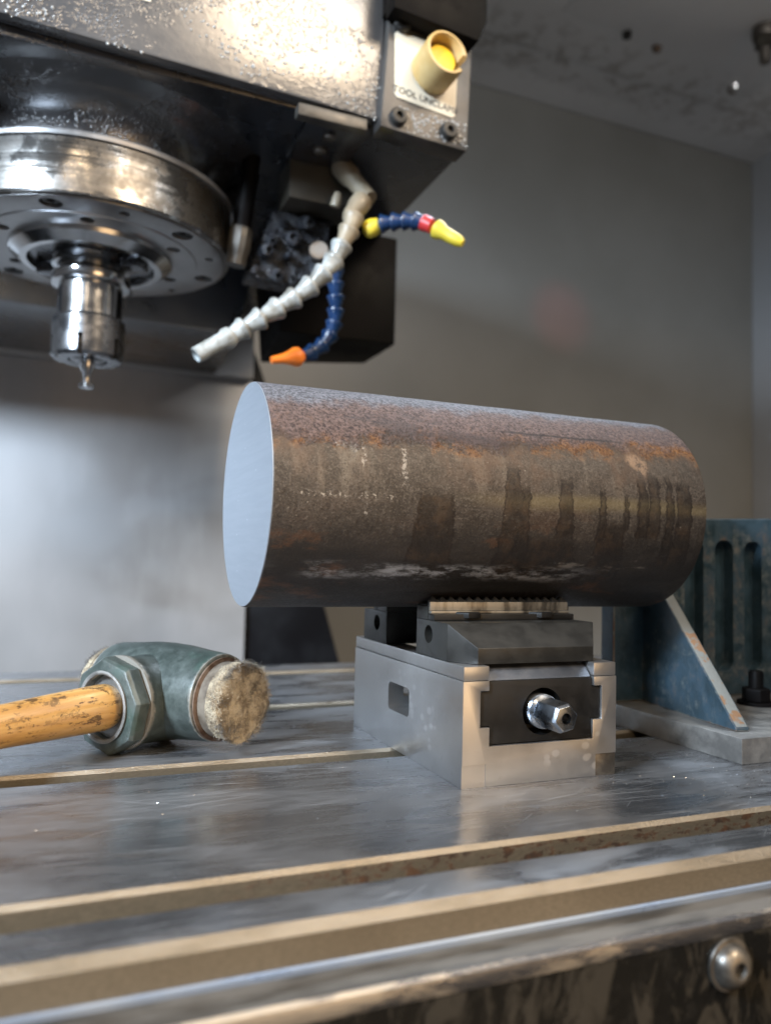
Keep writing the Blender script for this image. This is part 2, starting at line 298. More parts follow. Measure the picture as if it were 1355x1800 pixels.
def m_headpaint(name, c1, c2, bub=1.0, rgh=(0.17, 0.27)):
    t = NT(name)
    v = t.n('ShaderNodeTexVoronoi'); t.link(t.obj, v.inputs['Vector']); v.inputs['Scale'].default_value = 300
    dropm = t.ss(t.noise(9, 5, 0.65, t.mapv((1, 1, 1.2))), 0.47, 0.58)
    bub_h = t.mul(t.ss(v.outputs['Distance'], 0.15, 0.55, 1, 0), dropm)
    peel = t.noise(170, 4, 0.6); fac = t.ss(t.noise(14, 5), 0.35, 0.65)
    n1 = t.bump(peel, 0.18, 0.0012); n2 = t.bump(bub_h, 0.5*bub, 0.0012, n1)
    return t.out(t.mix(fac, c1, c2), 0.0, t.ss(fac, 0, 1, rgh[0], rgh[1]), n2, Specular_IOR_Level=0.9, Coat_Weight=0.5, Coat_Roughness=0.2)
M['head'] = m_headpaint('wet_charcoal_paint', (0.060, 0.062, 0.066), (0.078, 0.079, 0.082))
M['headdark'] = m_headpaint('blue_black_paint', (0.010, 0.012, 0.016), (0.017, 0.020, 0.026), 0.6, (0.24, 0.34))
M['matteblack'] = worn('matt_black_cover', (0.003, 0.003, 0.003), (0.006, 0.005, 0.005), 0.0, 0.45, 0.6, 12, 200, 0.15, 0.001, Specular_IOR_Level=0.06)
def m_chrome():
    t = NT('stained_spindle_steel')
    st = t.ss(t.noise(16, 7, 0.72), 0.40, 0.64); st2 = t.ss(t.noise(90, 5, 0.7), 0.60, 0.66)
    c = t.mix(t.mul(t.mx(st, t.mul(st2, 0.6)), 0.8), (0.30, 0.29, 0.275), (0.055, 0.048, 0.040))
    return t.out(c, 0.95, t.add(t.ss(st, 0, 1, 0.15, 0.40), 0.0), t.bump(t.noise(30, 3, 0.6, t.mapv((0.05, 0.05, 4))), 0.40, 0.0020))
M['chrome'] = m_chrome()
M['flange'] = worn('dark_flange_steel', (0.30, 0.30, 0.305), (0.42, 0.42, 0.42), 0.8, 0.30, 0.44, 18, 300, 0.1, 0.0008)
M['holder'] = worn('polished_holder_steel', (0.45, 0.455, 0.46), (0.56, 0.56, 0.56), 1.0, 0.14, 0.22, 30, 300, 0.06, 0.0005)
M['nut'] = worn('grey_nut_steel', (0.14, 0.145, 0.155), (0.22, 0.22, 0.225), 0.95, 0.2, 0.3, 30, 300, 0.08, 0.0005)
M['plate'] = worn('scuffed_grey_plate', (0.17, 0.165, 0.16), (0.30, 0.29, 0.28), 0.6, 0.3, 0.45, 16, 300, 0.15, 0.0008)
M['panel'] = worn('dark_scuffed_panel', (0.055, 0.053, 0.052), (0.10, 0.096, 0.092), 0.4, 0.3, 0.45, 16, 300, 0.15, 0.0008)
M['neck'] = m_headpaint('bubbled_black_paint', (0.012, 0.012, 0.013), (0.020, 0.020, 0.022), 2.2, (0.2, 0.3))
M['label'] = worn('cream_label', (0.66, 0.59, 0.46), (0.74, 0.68, 0.55), 0.0, 0.35, 0.5, 20, 300, 0.05, 0.0004)
M['ink'] = worn('dark_ink', (0.03, 0.03, 0.035), (0.06, 0.06, 0.06), 0.0, 0.5, 0.6)
M['guard'] = worn('yellowed_guard', (0.56, 0.36, 0.12), (0.64, 0.47, 0.22), 0.0, 0.35, 0.5, 20, 300, 0.1, 0.0006)
M['yellow'] = worn('bright_yellow_plastic', (0.80, 0.52, 0.01), (0.85, 0.58, 0.02), 0.0, 0.35, 0.45)
M['hose'] = worn('white_hose_plastic', (0.16, 0.155, 0.135), (0.33, 0.35, 0.345), 0.0, 0.3, 0.42, 55, 300, 0.1, 0.0006)
M['hose_old'] = worn('yellowed_hose_plastic', (0.20, 0.165, 0.115), (0.30, 0.255, 0.185), 0.0, 0.35, 0.5, 30, 300, 0.1, 0.0006)
M['blue'] = worn('blue_hose_plastic', (0.004, 0.019, 0.06), (0.007, 0.029, 0.09), 0.0, 0.25, 0.35)
M['orange'] = worn('orange_nozzle_plastic', (0.70, 0.16, 0.012), (0.75, 0.19, 0.02), 0.0, 0.35, 0.45)
M['red'] = worn('red_hose_plastic', (0.42, 0.02, 0.02), (0.50, 0.03, 0.03), 0.0, 0.35, 0.45)
M['yel'] = worn('yellow_nozzle_plastic', (0.60, 0.46, 0.03), (0.66, 0.52, 0.05), 0.0, 0.35, 0.45)
M['manifold'] = worn('wet_black_manifold', (0.006, 0.007, 0.010), (0.018, 0.020, 0.026), 0.1, 0.18, 0.4, 60, 130, 1.0, 0.008)
M['fitting'] = worn('dull_fitting_steel', (0.10, 0.09, 0.08), (0.18, 0.16, 0.14), 0.7, 0.3, 0.5, 40, 200, 0.2, 0.001)
M['pipe'] = worn('dirty_pipe_steel', (0.045, 0.042, 0.038), (0.085, 0.08, 0.072), 0.4, 0.35, 0.5, 40, 200, 0.2, 0.001)
M['bracket'] = worn('brown_film_plate', (0.030, 0.026, 0.020), (0.050, 0.044, 0.034), 0.1, 0.4, 0.55, 14, 200, 0.1, 0.001)
def m_wall(name, c1, c2, rgh, stains=False, metal=0.0):
    t = NT(name); fac = t.ss(t.noise(2.0, 4), 0.3, 0.7); c = t.mix(fac, c1, c2)
    c = t.mix(t.mul(t.ss(t.voro(5.5), 0.03, 0.06, 1, 0), t.mul(t.ss(t.noise(3.1, 2), 0.5, 0.6), 0.5)), c, (0.5, 0.5, 0.48))
    if stains:
        o = t.xyz(); near = t.mul(t.ss(o[1], 1.18, 1.36), t.ss(o[1], 1.40, 1.56, 1, 0))
        k = t.mul(t.ss(t.noise(24, 5, 0.6), 0.50, 0.60), near); line = t.mul(t.band(o[1], 1.355, 1.385, 0.01), t.ss(t.noise(9, 4), 0.42, 0.55))
        c = t.mix(t.mul(t.mx(k, line), 0.42), c, (0.16, 0.115, 0.06))
    return t.out(c, metal, rgh, t.bump(t.noise(90, 3), 0.05, 0.002))
M['wall'] = m_wall('glossy_grey_wall_paint', (0.185, 0.18, 0.165), (0.22, 0.215, 0.20), 0.34)
M['side'] = m_wall('pale_side_paint', (0.34, 0.355, 0.375), (0.38, 0.39, 0.41), 0.4)
M['ceil'] = m_wall('pale_ceiling_paint', (0.70, 0.69, 0.68), (0.78, 0.77, 0.76), 0.5, True)
def m_waycover():
    t = NT('brushed_way_cover')
    cl = t.noise(2.2, 3, 0.5); smear = t.noise(9, 5, 0.65, t.mapv((1, 1, 0.35)))
    c = t.mix(t.ss(cl, 0.3, 0.7), (0.36, 0.365, 0.375), (0.48, 0.485, 0.495))
    arc = t.mul(t.ss(t.noise(4.2, 2, 0.5, t.mapv((1, 1, 1.3), rot=(0, 0.6, 0)), 0.4), 0.38, 0.70), 0.5)
    c = t.mix(t.mul(arc, t.ss(t.xyz()[0], -0.35, 0.0)), c, (0.17, 0.15, 0.125)); c = t.mix(t.mul(t.ss(smear, 0.42, 0.72), 0.25), c, (0.58, 0.58, 0.59))
    return t.out(c, 0.45, t.ss(cl, 0.3, 0.7, 0.36, 0.48), t.bump(smear, 0.08, 0.003))
M['way'] = m_waycover()
M['band'] = worn('grey_cover_paint', (0.40, 0.39, 0.38), (0.46, 0.45, 0.44), 0.0, 0.4, 0.5, 5, 100, 0.05, 0.001)
M['void'] = worn('black_void', (0.004, 0.004, 0.005), (0.008, 0.009, 0.011), 0.0, 0.45, 0.6, 6, Specular_IOR_Level=0.2)
def m_blueplate():
    t = NT('chipped_blue_paint')
    mid = t.noise(45, 6, 0.65); chips = t.noise(120, 6, 0.7)
    geo = t.n('ShaderNodeNewGeometry'); wear = t.ss(t.add(geo.outputs['Pointiness'], t.mul(t.math('SUBTRACT', chips, 0.5), 0.10)), 0.53, 0.58)
    c = t.mix(t.ss(mid, 0.35, 0.65), (0.017, 0.036, 0.048), (0.034, 0.066, 0.092))
    c = t.mix(t.mul(t.ss(t.noise(80, 5, 0.7, t.mapv((1, 1, 0.5))), 0.55, 0.66), 0.5), c, (0.075, 0.10, 0.115))
    c = t.mix(t.mul(wear, 0.8), c, t.mix(t.ss(mid, 0.45, 0.6), (0.26, 0.27, 0.25), (0.22, 0.13, 0.07)))
    return t.out(c, 0.0, t.ss(mid, 0.3, 0.7, 0.34, 0.5), t.bump(t.add(mid, chips), 0.25, 0.0015))
M['bluepaint'] = m_blueplate()
M['webedge'] = worn('worn_web_edge', (0.24, 0.25, 0.235), (0.30, 0.17, 0.09), 0.2, 0.45, 0.6, 55, 300, 0.5, 0.0012, lo=0.54, hi=0.60)
M['castiron'] = worn('machined_cast_iron', (0.20, 0.195, 0.185), (0.30, 0.29, 0.27), 0.6, 0.4, 0.55, 60, 600, 0.35, 0.0008)
M['chip'] = worn('bright_steel_chip', (0.7, 0.7, 0.7), (0.8, 0.8, 0.8), 1.0, 0.2, 0.3)
M['droplet'] = NT('oil_droplet').out((0.35, 0.35, 0.34), 0.0, 0.05, Specular_IOR_Level=0.8)

# ------------------------------------------------------------------ mesh helpers
def link(name, bm, mat, parent=None, loc=None, smooth=35, bevel=0.0, seg=2, bang=28):
    if bevel:
        bm.normal_update()
        es = [e for e in bm.edges if len(e.link_faces) == 2 and e.calc_face_angle(0) > R(bang)]
        bmesh.ops.bevel(bm, geom=es, offset=bevel, segments=seg, affect='EDGES', clamp_overlap=True, profile=0.6)
    bmesh.ops.recalc_face_normals(bm, faces=bm.faces[:])
    me = bpy.data.meshes.new(name); bm.to_mesh(me); bm.free()
    for m in (mat if isinstance(mat, (list, tuple)) else [mat]): me.materials.append(m)
    o = bpy.data.objects.new(name, me); COL.objects.link(o)
    if smooth:
        for p in me.polygons: p.use_smooth = True
        me.set_sharp_from_angle(angle=R(smooth))
    if parent: o.parent = parent; o.matrix_parent_inverse = Matrix.Identity(4)
    if loc is not None: o.location = loc
    return o
def tag(o, label=None, cat=None, group=None, kind=None):
    for k, v in (('label', label), ('category', cat), ('group', group), ('kind', kind)):
        if v: o[k] = v
    return o
def thing(name, label, cat, loc=(0, 0, 0), group=None, rot=None):
    o = bpy.data.objects.new(name, None); o.empty_display_size = 0.02; COL.objects.link(o); o.location = loc
    if rot: o.rotation_euler = rot
    return tag(o, label, cat, group)
def box(x0, x1, y0, y1, z0, z1, bm=None):
    bm = bm or bmesh.new()
    v = [bm.verts.new((x, y, z)) for z in (z0, z1) for (x, y) in ((x0, y0), (x1, y0), (x1, y1), (x0, y1))]
    for q in ((3, 2, 1, 0), (4, 5, 6, 7), (0, 1, 5, 4), (1, 2, 6, 5), (2, 3, 7, 6), (3, 0, 4, 7)): bm.faces.new([v[i] for i in q])
    return bm
def prism(pts, axis, a, b, bm=None):
    """outline pts extruded along axis from a to b; pts are the other two coordinates in xyz order"""
    bm = bm or bmesh.new()
    def P(p, t): return {'x': (t, p[0], p[1]), 'y': (p[0], t, p[1]), 'z': (p[0], p[1], t)}[axis]
    A = [bm.verts.new(P(p, a)) for p in pts]; B = [bm.verts.new(P(p, b)) for p in pts]; n = len(pts)
    bm.faces.new(A); bm.faces.new(B[::-1])
    for i in range(n): bm.faces.new((A[i], B[i], B[(i+1) % n], A[(i+1) % n]))
    return bm
def lathe(prof, n=48, bm=None, mtx=None, caps=True):
    """profile [(radius, z)] turned about z, then moved by mtx"""
    bm = bm or bmesh.new(); mtx = mtx or Matrix.Identity(4); rings = []
    for (r, z) in prof:
        rings.append([bm.verts.new(mtx @ Vector((r*math.cos(2*PI*i/n), r*math.sin(2*PI*i/n), z))) for i in range(n)])
    for a, b in zip(rings, rings[1:]):
        for i in range(n): bm.faces.new((a[i], a[(i+1) % n], b[(i+1) % n], b[i]))
    if caps: bm.faces.new(rings[0][::-1]); bm.faces.new(rings[-1])
    return bm
def ring_lathe(prof, n=64, bm=None, mtx=None):
    """closed profile turned about z (a tube or ring)"""
    return lathe(prof + [prof[0]], n, bm, mtx, caps=False)
def frame_to(p, d, roll=0.0):
    q = Vector(d).to_track_quat('Z', 'Y')
    return Matrix.Translation(p) @ q.to_matrix().to_4x4() @ Matrix.Rotation(roll, 4, 'Z')
def hull(pts, bm=None):
    bm = bm or bmesh.new(); vs = [bm.verts.new(p) for p in pts]
    g = bmesh.ops.convex_hull(bm, input=vs)
    dead = [v for v in g['geom_interior'] if isinstance(v, bmesh.types.BMVert)]
    if dead: bmesh.ops.delete(bm, geom=dead, context='VERTS')
    bmesh.ops.dissolve_limit(bm, angle_limit=R(1.5), verts=bm.verts[:], edges=bm.edges[:])
    return bm
def cut(o, bms):
    """cuts each bmesh out of object o"""
    tmp = []
    for b in bms:
        bmesh.ops.recalc_face_normals(b, faces=b.faces[:])
        me = bpy.data.meshes.new('cutter'); b.to_mesh(me); b.free(); c = bpy.data.objects.new('cutter', me); COL.objects.link(c); tmp.append(c)
        c.matrix_world = Matrix.Identity(4)
        md = o.modifiers.new('cut', 'BOOLEAN'); md.operation = 'DIFFERENCE'; md.object = c; md.solver = 'EXACT'
    bpy.context.view_layer.update()
    me = bpy.data.meshes.new_from_object(o.evaluated_get(bpy.context.evaluated_depsgraph_get()))
    o.modifiers.clear(); old = o.data; nm = old.name; o.data = me; bpy.data.meshes.remove(old); me.name = nm
    for c in tmp:
        d = c.data; bpy.data.objects.remove(c); bpy.data.meshes.remove(d)
    for p in me.polygons: p.use_smooth = True
    me.set_sharp_from_angle(angle=R(35))
    return o
def bevel_mod(o, wd, seg=2, ang=30):
    md = o.modifiers.new('bevel', 'BEVEL'); md.width = wd; md.segments = seg; md.limit_method = 'ANGLE'; md.angle_limit = R(ang); md.harden_normals = True
    return o
def rounded(x0, x1, z0, z1, r, n=6):
    pts = []
    for (cx, cz, a) in ((x1-r, z1-r, 0), (x0+r, z1-r, 90), (x0+r, z0+r, 180), (x1-r, z0+r, 270)):
        for k in range(n+1):
            t = R(a + 90*k/n); pts.append((cx + r*math.cos(t), cz + r*math.sin(t)))
    return pts
def cyl(p0, p1, r, n=32, bm=None):
    d = Vector(p1) - Vector(p0); return lathe([(r, 0), (r, d.length)], n, bm, frame_to(p0, d))

# ================================================================== SETTING: machine enclosure
tag(link('back_wall', box(-1.6, 2.02, 1.6, 1.63, -0.35, 1.75), M['wall']), kind='structure')
tag(link('side_wall', box(1.995, 2.03, -0.60, 1.598, -0.35, 1.75), M['side']), kind='structure')
tag(link('ceiling', box(-1.6, 2.02, -0.60, 1.597, 1.608, 1.64), M['ceil']), kind='structure')
tag(link('header_shade_wall', box(-1.6, 2.02, -0.63, -0.601, 1.45, 1.75), M['side']), kind='structure')  # unseen header, added to keep lamp light off the upper back wall
tag(link('door_shade_wall', box(0.36, 1.99, -0.63, -0.605, -0.36, 0.95), M['side']), kind='structure')  # unseen sheet, added and sized to shade the right of table and bar
tag(link('floor', box(-3.0, 3.0, -3.2, 1.598, -0.40, -0.36), M['void']), kind='structure')
cp = thing('ceiling_panel', 'large pale rust spotted ceiling panel with screws at upper right', 'ceiling panel')
link('sheet', box(-1.6, 1.64, 0.55, 1.36, 1.594, 1.606), M['ceil'], cp, bevel=0.003)
link('inner_sheet', box(0.9, 1.52, 0.62, 1.20, 1.588, 1.593), M['ceil'], cp, bevel=0.002)
link('hole_plug', cyl((1.105, 1.195, 1.575), (1.105, 1.195, 1.594), 0.012, 20), M['socket'], cp)
for k, (x, y, m_) in enumerate(((1.225, 1.215, 'rustline'), (1.565, 1.275, 'rustline'), (1.56, 1.262, 'chip'))):
    link('screw', lathe([(0.002, 1.578), (0.010, 1.582), (0.014, 1.594)], 16, None, Matrix.Translation((x, y, 0))), M[m_], cp)
sp = thing('ceiling_spray_nozzle', 'small grey spray nozzle hanging from the ceiling at the top right corner', 'nozzle', (1.425, 1.03, 1.594))
link('fitting', lathe([(0.030, -0.035), (0.032, -0.03), (0.032, 0.0)], 24), M['fitting'], sp)
link('collar', lathe([(0.020, -0.062), (0.026, -0.058), (0.026, -0.035)], 6), M['bracket'], sp)
link('tip', lathe([(0.007, -0.105), (0.014, -0.10), (0.016, -0.062)], 16), M['fitting'], sp)

# column covers behind the table
wc = thing('column_way_cover', 'bright grey sheet metal way cover behind the spindle and the hammer', 'way cover')
link('lower_sheet', box(-1.2, 0.119, 1.20, 1.23, -0.20, 0.524), M['way'], wc, bevel=0.003)
link('upper_sheet', prism([(1.17, 0.5245), (1.23, 0.5245), (1.23, 0.80), (1.19, 0.80)], 'x', -1.2, 0.113), M['band'], wc, bevel=0.003)
link('screw', lathe([(0.004, 0), (0.009, 0.003), (0.009, 0.01)], 16, None, frame_to((-0.03, 1.176, 0.556), (0, 1, 0))), M['socket'], wc)
vd = prism([(0.1195, -0.20), (0.375, -0.20), (0.301, 0.039), (0.160, 0.50), (0.128, 0.585), (0.1195, 0.60)], 'y', 1.215, 1.30)
tag(link('column_gap_shade', vd, M['void'], bevel=0.003), 'black tapering sheet standing in for the shaded gap beside the grey way cover behind the bar', 'panel')  # dark sheet put where the gap beside the cover lies in shadow

# ================================================================== MACHINE TABLE
tb = thing('machine_table', 'long grey milling machine table with T-slots running across', 'table', (0, 0, 0))
XA, XB = -0.95, 1.30
def slot(y, wd=0.0285, c=0.0024):        # y is the top of the far chamfer; listed from the near side
    yn = y - wd
    return [(yn, 0.0), (yn+0.0008, -0.0008), (yn+0.0008, -0.020), (yn-0.007, -0.020), (yn-0.007, -0.036), (y-c+0.007, -0.036), (y-c+0.007, -0.020), (y-c, -0.020), (y-c, -c), (y, 0.0)]
prof = [(-0.1500, -0.040), (-0.1500, -0.0038), (-0.1450, 0.0)]
for ys in (-0.0905, 0.120, 0.3217, 0.545): prof += slot(ys)
prof += [(0.605, 0.0), (0.605, -0.040)]
bm = prism(prof, 'x', XA, XB)
bm.normal_update(); bmesh.ops.recalc_face_normals(bm, faces=bm.faces[:])
for fc in bm.faces:
    n = fc.normal; cz = fc.calc_center_median().z
    fc.material_index = 0 if n.z > 0.9 and cz > -0.001 else (2 if (0.3 < n.z < 0.95 and cz > -0.004) else 1)
link('table_top', bm, [M['table'], M['slot'], M['chamfer']], tb, smooth=10)
link('edge_strip', prism([(-0.1518, -0.0186), (-0.1502, -0.0186), (-0.1502, -0.0158), (-0.1508, -0.0155), (-0.1518, -0.0163)], 'x', XA, XB), M['trim'], tb)
link('ledge', prism([(-0.1502, -0.040), (-0.1502, -0.0188), (-0.1530, -0.0184), (-0.1700, -0.0184), (-0.1725, -0.0189), (-0.1725, -0.040)], 'x', XA, XB), M['ledge'], tb)
link('ledge_lip', prism([(-0.1727, -0.0168), (-0.1745, -0.0160), (-0.1762, -0.0172), (-0.1768, -0.0200), (-0.1762, -0.024), (-0.1727, -0.024)], 'x', XA, XB), M['lip'], tb)
link('front_panel', box(XA, XB, -0.1760, -0.1728, -0.19, -0.0245), M['apron'], tb)
bl = link('button_head_bolt', lathe([(0.83*a_, 0.83*b_) for a_, b_ in [(0.0145, 0), (0.0150, 0.0012), (0.0147, 0.0022), (0.0125, 0.0025), (0.0122, 0.0042), (0.0108, 0.0072), (0.0080, 0.0094), (0.0052, 0.0102), (0.0044, 0.0100), (0.0040, 0.0060)]], 40, None, frame_to((0, 0, 0), (0, -1, 0))), M['bolt'], tb, loc=(0.0495, -0.1761, -0.0368))
link('socket', lathe([(0.0032, 0.0), (0.0032, 0.0054)], 6, None, frame_to((0, 0, 0), (0, -1, 0))), M['socket'], bl)

# ================================================================== VISE
vs = thing('clamping_vise', 'compact steel centring vise clamping the rusty round bar', 'vise', (0, 0, 0))
D, H = 0.2067, 0.080
o = link('base_block', prism([(0, 0), (0.125, 0), (0.125, 0.0702), (0.1055, 0.0702), (0.1055, 0.0637), (0.1122, 0.0637), (0.1122, 0.0401), (0.1046, 0.0401), (0.1046, 0.0265), (0.0206, 0.0265), (0.0206, 0.0390), (0.0134, 0.0390), (0.0134, 0.0634), (0.0200, 0.0634), (0.0200, 0.0702), (0, 0.0702)], 'y', 0, D), M['vise'], vs, bevel=0.0006)
cut(o, [prism(rounded(0.0865, 0.1275, 0.0300, 0.0518, 0.004), 'x', -0.01, 0.019), box(0.1071, 0.14, -0.01, 0.0016, -0.01, 0.0156), box(-0.01, 0.0178, -0.01, 0.0004, -0.01, 0.0151)])
link('window_back', prism(rounded(0.0860, 0.1280, 0.0295, 0.0523, 0.004), 'x', 0.0180, 0.0198), M['black'], vs)
link('dim_reflection_pad', box(0.1073, 0.1248, 0.0008, 0.0022, 0.0004, 0.0153), M['bolt'], vs, bevel=0.0003)  # added pad, its darker steel stands in for the recess's dimmer reflection
for (a, b) in ((0.0005, 0.0200), (0.1055, 0.1245)):
    link('guide_rail', box(a, b, 0.0004, D-0.0004, 0.0705, H), M['vise'], vs, bevel=0.0008)
ins = link('end_block', prism([(0.0212, 0.0272), (0.1040, 0.0272), (0.1040, 0.0406), (0.1116, 0.0406), (0.1116, 0.0631), (0.1049, 0.0631), (0.1049, 0.0696), (0.0206, 0.0696), (0.0206, 0.0628), (0.0140, 0.0628), (0.0140, 0.0396), (0.0212, 0.0396)], 'y', 0.0018, 0.060), M['black'], vs, bevel=0.0007)
cut(ins, [cyl((0.0637, -0.01, 0.0475), (0.0637, 0.022, 0.0475), 0.0162, 48)])
link('slide_plate', prism([(0.0030, 0.0698), (0.060, 0.0698), (0.060, 0.0800), (0.0130, 0.0800)], 'x', 0.0208, 0.1046), M['slide'], vs, bevel=0.0004)
mt = frame_to((0.0637, 0.018, 0.0475), (0, -1, 0))
th = [(0.0120, 0.0)]
for k in range(8): th += [(0.0120, 0.0022*k+0.0006), (0.0112, 0.0022*k+0.0016)]
th += [(0.0118, 0.0185), (0.0100, 0.0200)]
link('spindle_thread', lathe(th, 40, None, mt), M['hex'], vs)
hx = lathe([(0.0104, 0.0200), (0.0104, 0.0415), (0.0086, 0.0440)], 6, None, mt @ Matrix.Rotation(R(12), 4, 'Z'))
hb = link('drive_hex', hx, M['hex'], vs, bevel=0.0004, smooth=20)
cut(hb, [cyl((0.0637, -0.05, 0.0475), (0.0637, -0.014, 0.0475), 0.0037, 24)])
def my(y, mir): return 0.2145 - y if mir else y
for mir in (False, True):
    Yf = lambda y: my(y, mir)
    jw = link('jaw', hull([(0.0008, Yf(0.0775), 0.0803), (0.0008, Yf(0.026), 0.0803), (0.0145, Yf(0.0066), 0.0803), (0.1095, Yf(0.0066), 0.0803), (0.1242, Yf(0.0262), 0.0803), (0.1242, Yf(0.0775), 0.0803),
                          (0.0145, Yf(0.0066), 0.0910), (0.1095, Yf(0.0066), 0.0910), (0.0008, Yf(0.0268), 0.1065), (0.1242, Yf(0.0268), 0.1065), (0.0008, Yf(0.0775), 0.1065), (0.1242, Yf(0.0775), 0.1065)]), M['jaw'], vs, bevel=0.0005)
    cut(jw, [cyl((-0.01, Yf(0.0565), 0.0963), (0.018, Yf(0.0565), 0.0963), 0.0066, 36)])
    y0, y1 = sorted((Yf(0.0487), Yf(0.0775)))
    link('jaw_block', box(0.0008, 0.1242, min(Yf(0.0580), Yf(0.0775)), max(Yf(0.0580), Yf(0.0775)), 0.1067, 0.1164), M['jaw'], jw, bevel=0.0004)
    a, b = sorted((Yf(0.0480), Yf(0.0578)))
    link('jaw_step', box(0.0009, 0.1222, a, b, 0.1067, 0.1112), M['black'], jw, bevel=0.0007)
    a, b = sorted((Yf(0.0555), Yf(0.0578)))
    link('insert_plate', box(0.0012, 0.1215, a, b, 0.1134, 0.1198), M['gold'], jw, bevel=0.0004)
    a, b = sorted((Yf(0.0578), Yf(0.0600)))
    link('insert_bar', box(0.0012, 0.1215, a, b, 0.1166, 0.1210), M['black'], jw, bevel=0.0004)
    a, b = sorted((Yf(0.0530), Yf(0.0577)))
    link('insert_shelf', box(0.0012, 0.1215, a, b, 0.1114, 0.1132), M['gold'], jw, bevel=0.0003)
    for cx in (0.0315, 0.0945):
        link('clamp_nut', lathe([(0.0105, 0.1080), (0.0112, 0.1086), (0.0112, 0.1122), (0.0098, 0.1128)], 6, None, Matrix.Translation((cx, Yf(0.0555), 0)) @ Matrix.Rotation(R(10), 4, 'Z')), M['black'], jw, bevel=0.0004, smooth=20)
    for k in range(16):
        cx = 0.0048 + k*0.00752
        pts = [(cx-0.0034, Yf(0.0556), 0.1199), (cx+0.0034, Yf(0.0556), 0.1199), (cx-0.0034, Yf(0.0618), 0.1199), (cx+0.0034, Yf(0.0618), 0.1199), (cx-0.0006, Yf(0.0592), 0.1236), (cx+0.0006, Yf(0.0592), 0.1236), (cx+0.0006, Yf(0.0612), 0.1236), (cx-0.0006, Yf(0.0612), 0.1236)]
        link('tooth', hull(pts), M['black'], jw, smooth=0)

# ================================================================== THE BAR
RB, CY, CZ, X0, X1 = 0.0820, 0.1023, 0.1953, -0.1281, 0.2307
br = thing('round_steel_bar', 'thick rusty round steel bar lying across the vise jaws', 'steel bar', (0, CY, CZ))
toX = Matrix(((0, 0, 1, 0), (1, 0, 0, 0), (0, 1, 0, 0), (0, 0, 0, 1)))
def barprof():
    p = [(RB-0.0009, X0+0.00005), (RB-0.0001, X0+0.0007), (RB, X0+0.002)]
    p += [(RB, X0+0.002+(X1-X0-0.004)*k/40) for k in range(1, 40)]
    return p + [(RB, X1-0.002), (RB-0.0002, X1-0.0008), (RB-0.0012, X1)]
bm = lathe(barprof(), 224, None, toX)
for v in bm.verts:
    d = mnoise.fractal(v.co*14, 1, 2, 4)*0.00025 + mnoise.fractal(v.co*60, 1, 2, 3)*0.00012
    rr = math.hypot(v.co.y, v.co.z)
    if X0+0.003 < v.co.x < X1-0.003: v.co.y += v.co.y/rr*d; v.co.z += v.co.z/rr*d
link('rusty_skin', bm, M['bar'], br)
link('cut_face', lathe([(RB-0.0006, X0-0.0003), (RB-0.0005, X0+0.0003)], 224, None, toX), M['cut'], br)

# ================================================================== HAMMER
hm = thing('rawhide_hammer', 'green headed hammer with frayed hide faces and wooden handle lying on the table', 'hammer', (-0.1650, 0.1960, 0.0405))
N = Vector((0.58, -0.815, 0.0)).normalized(); Hd = Vector((-0.815, -0.58, 0.0)).normalized()
def Fr(p, d): return frame_to(p, d)
# barrel: tee shaped cast body
body = lathe([(0.0300, -0.0595), (0.0330, -0.0585), (0.0336, -0.056), (0.0350, -0.038), (0.0370, -0.018), (0.0376, 0.0), (0.0370, 0.018), (0.0350, 0.038), (0.0336, 0.056), (0.0330, 0.0585), (0.0300, 0.0595)], 72, None, Fr((0, 0, 0), N))
link('hammer_body', body, M['green'], hm)
neck = lathe([(0.0365, 0.0), (0.0345, 0.018), (0.0335, 0.034), (0.0348, 0.042), (0.0356, 0.0445), (0.0356, 0.0485)], 72, None, Fr((0, 0, -0.004), Hd))
link('neck', neck, M['green'], hm)
mth = Fr(Hd*0.012 + Vector((0, 0, -0.005)), Hd) @ Matrix.Rotation(R(8), 4, 'Z')
ng = lathe([(0.0340, 0.0367), (0.0364, 0.0380), (0.0366, 0.0470), (0.0348, 0.0500), (0.0300, 0.0512), (0.0262, 0.0512), (0.0250, 0.0500), (0.0246, 0.0440)], 8, None, mth, caps=False)
# round the inner bore
for v in ng.verts:
    l = mth.inverted() @ v.co; rr = math.hypot(l.x, l.y)
link('clamp_nut', ng, M['green'], hm, bevel=0.0012, seg=3, smooth=30)
link('nut_rim', ring_lathe([(0.0262, 0.0512), (0.0268, 0.0528), (0.0252, 0.0532), (0.0240, 0.0526), (0.0238, 0.0440), (0.0262, 0.0440)], 64, None, mth), M['castiron'], hm)
link('nut_bore', lathe([(0.0250, 0.0440), (0.0250, 0.0452)], 48, None, mth), M['castiron'], hm)
# handle: oval grip, a local x axis along its length for the grain
hd_o = bpy.data.objects.new('handle', None)
Xh = (Hd + Vector((0, 0, -0.012))).normalized(); Yh = Vector((0, 0, 1)).cross(Xh).normalized(); Zh = Xh.cross(Yh)
HM = Matrix(((Xh.x, Yh.x, Zh.x, 0), (Xh.y, Yh.y, Zh.y, 0), (Xh.z, Yh.z, Zh.z, -0.0045), (0, 0, 0, 1)))
bm = bmesh.new(); rings = []
for (s, ry, rz) in ((0.040, .0140, .0150), (0.0565, .0142, .0152), (0.059, .0152, .0162), (0.061, .0158, .0168), (0.066, .0162, .0171), (0.08, .0160, .0168), (0.11, .0150, .0158), (0.14, .0138, .0145), (0.20, .0128, .0136), (0.26, .0125, .0135), (0.32, .0134, .0145), (0.345, .0130, .0140), (0.352, .0100, .0115)):
    rings.append([bm.verts.new((s, ry*math.cos(2*PI*i/40), rz*math.sin(2*PI*i/40))) for i in range(40)])
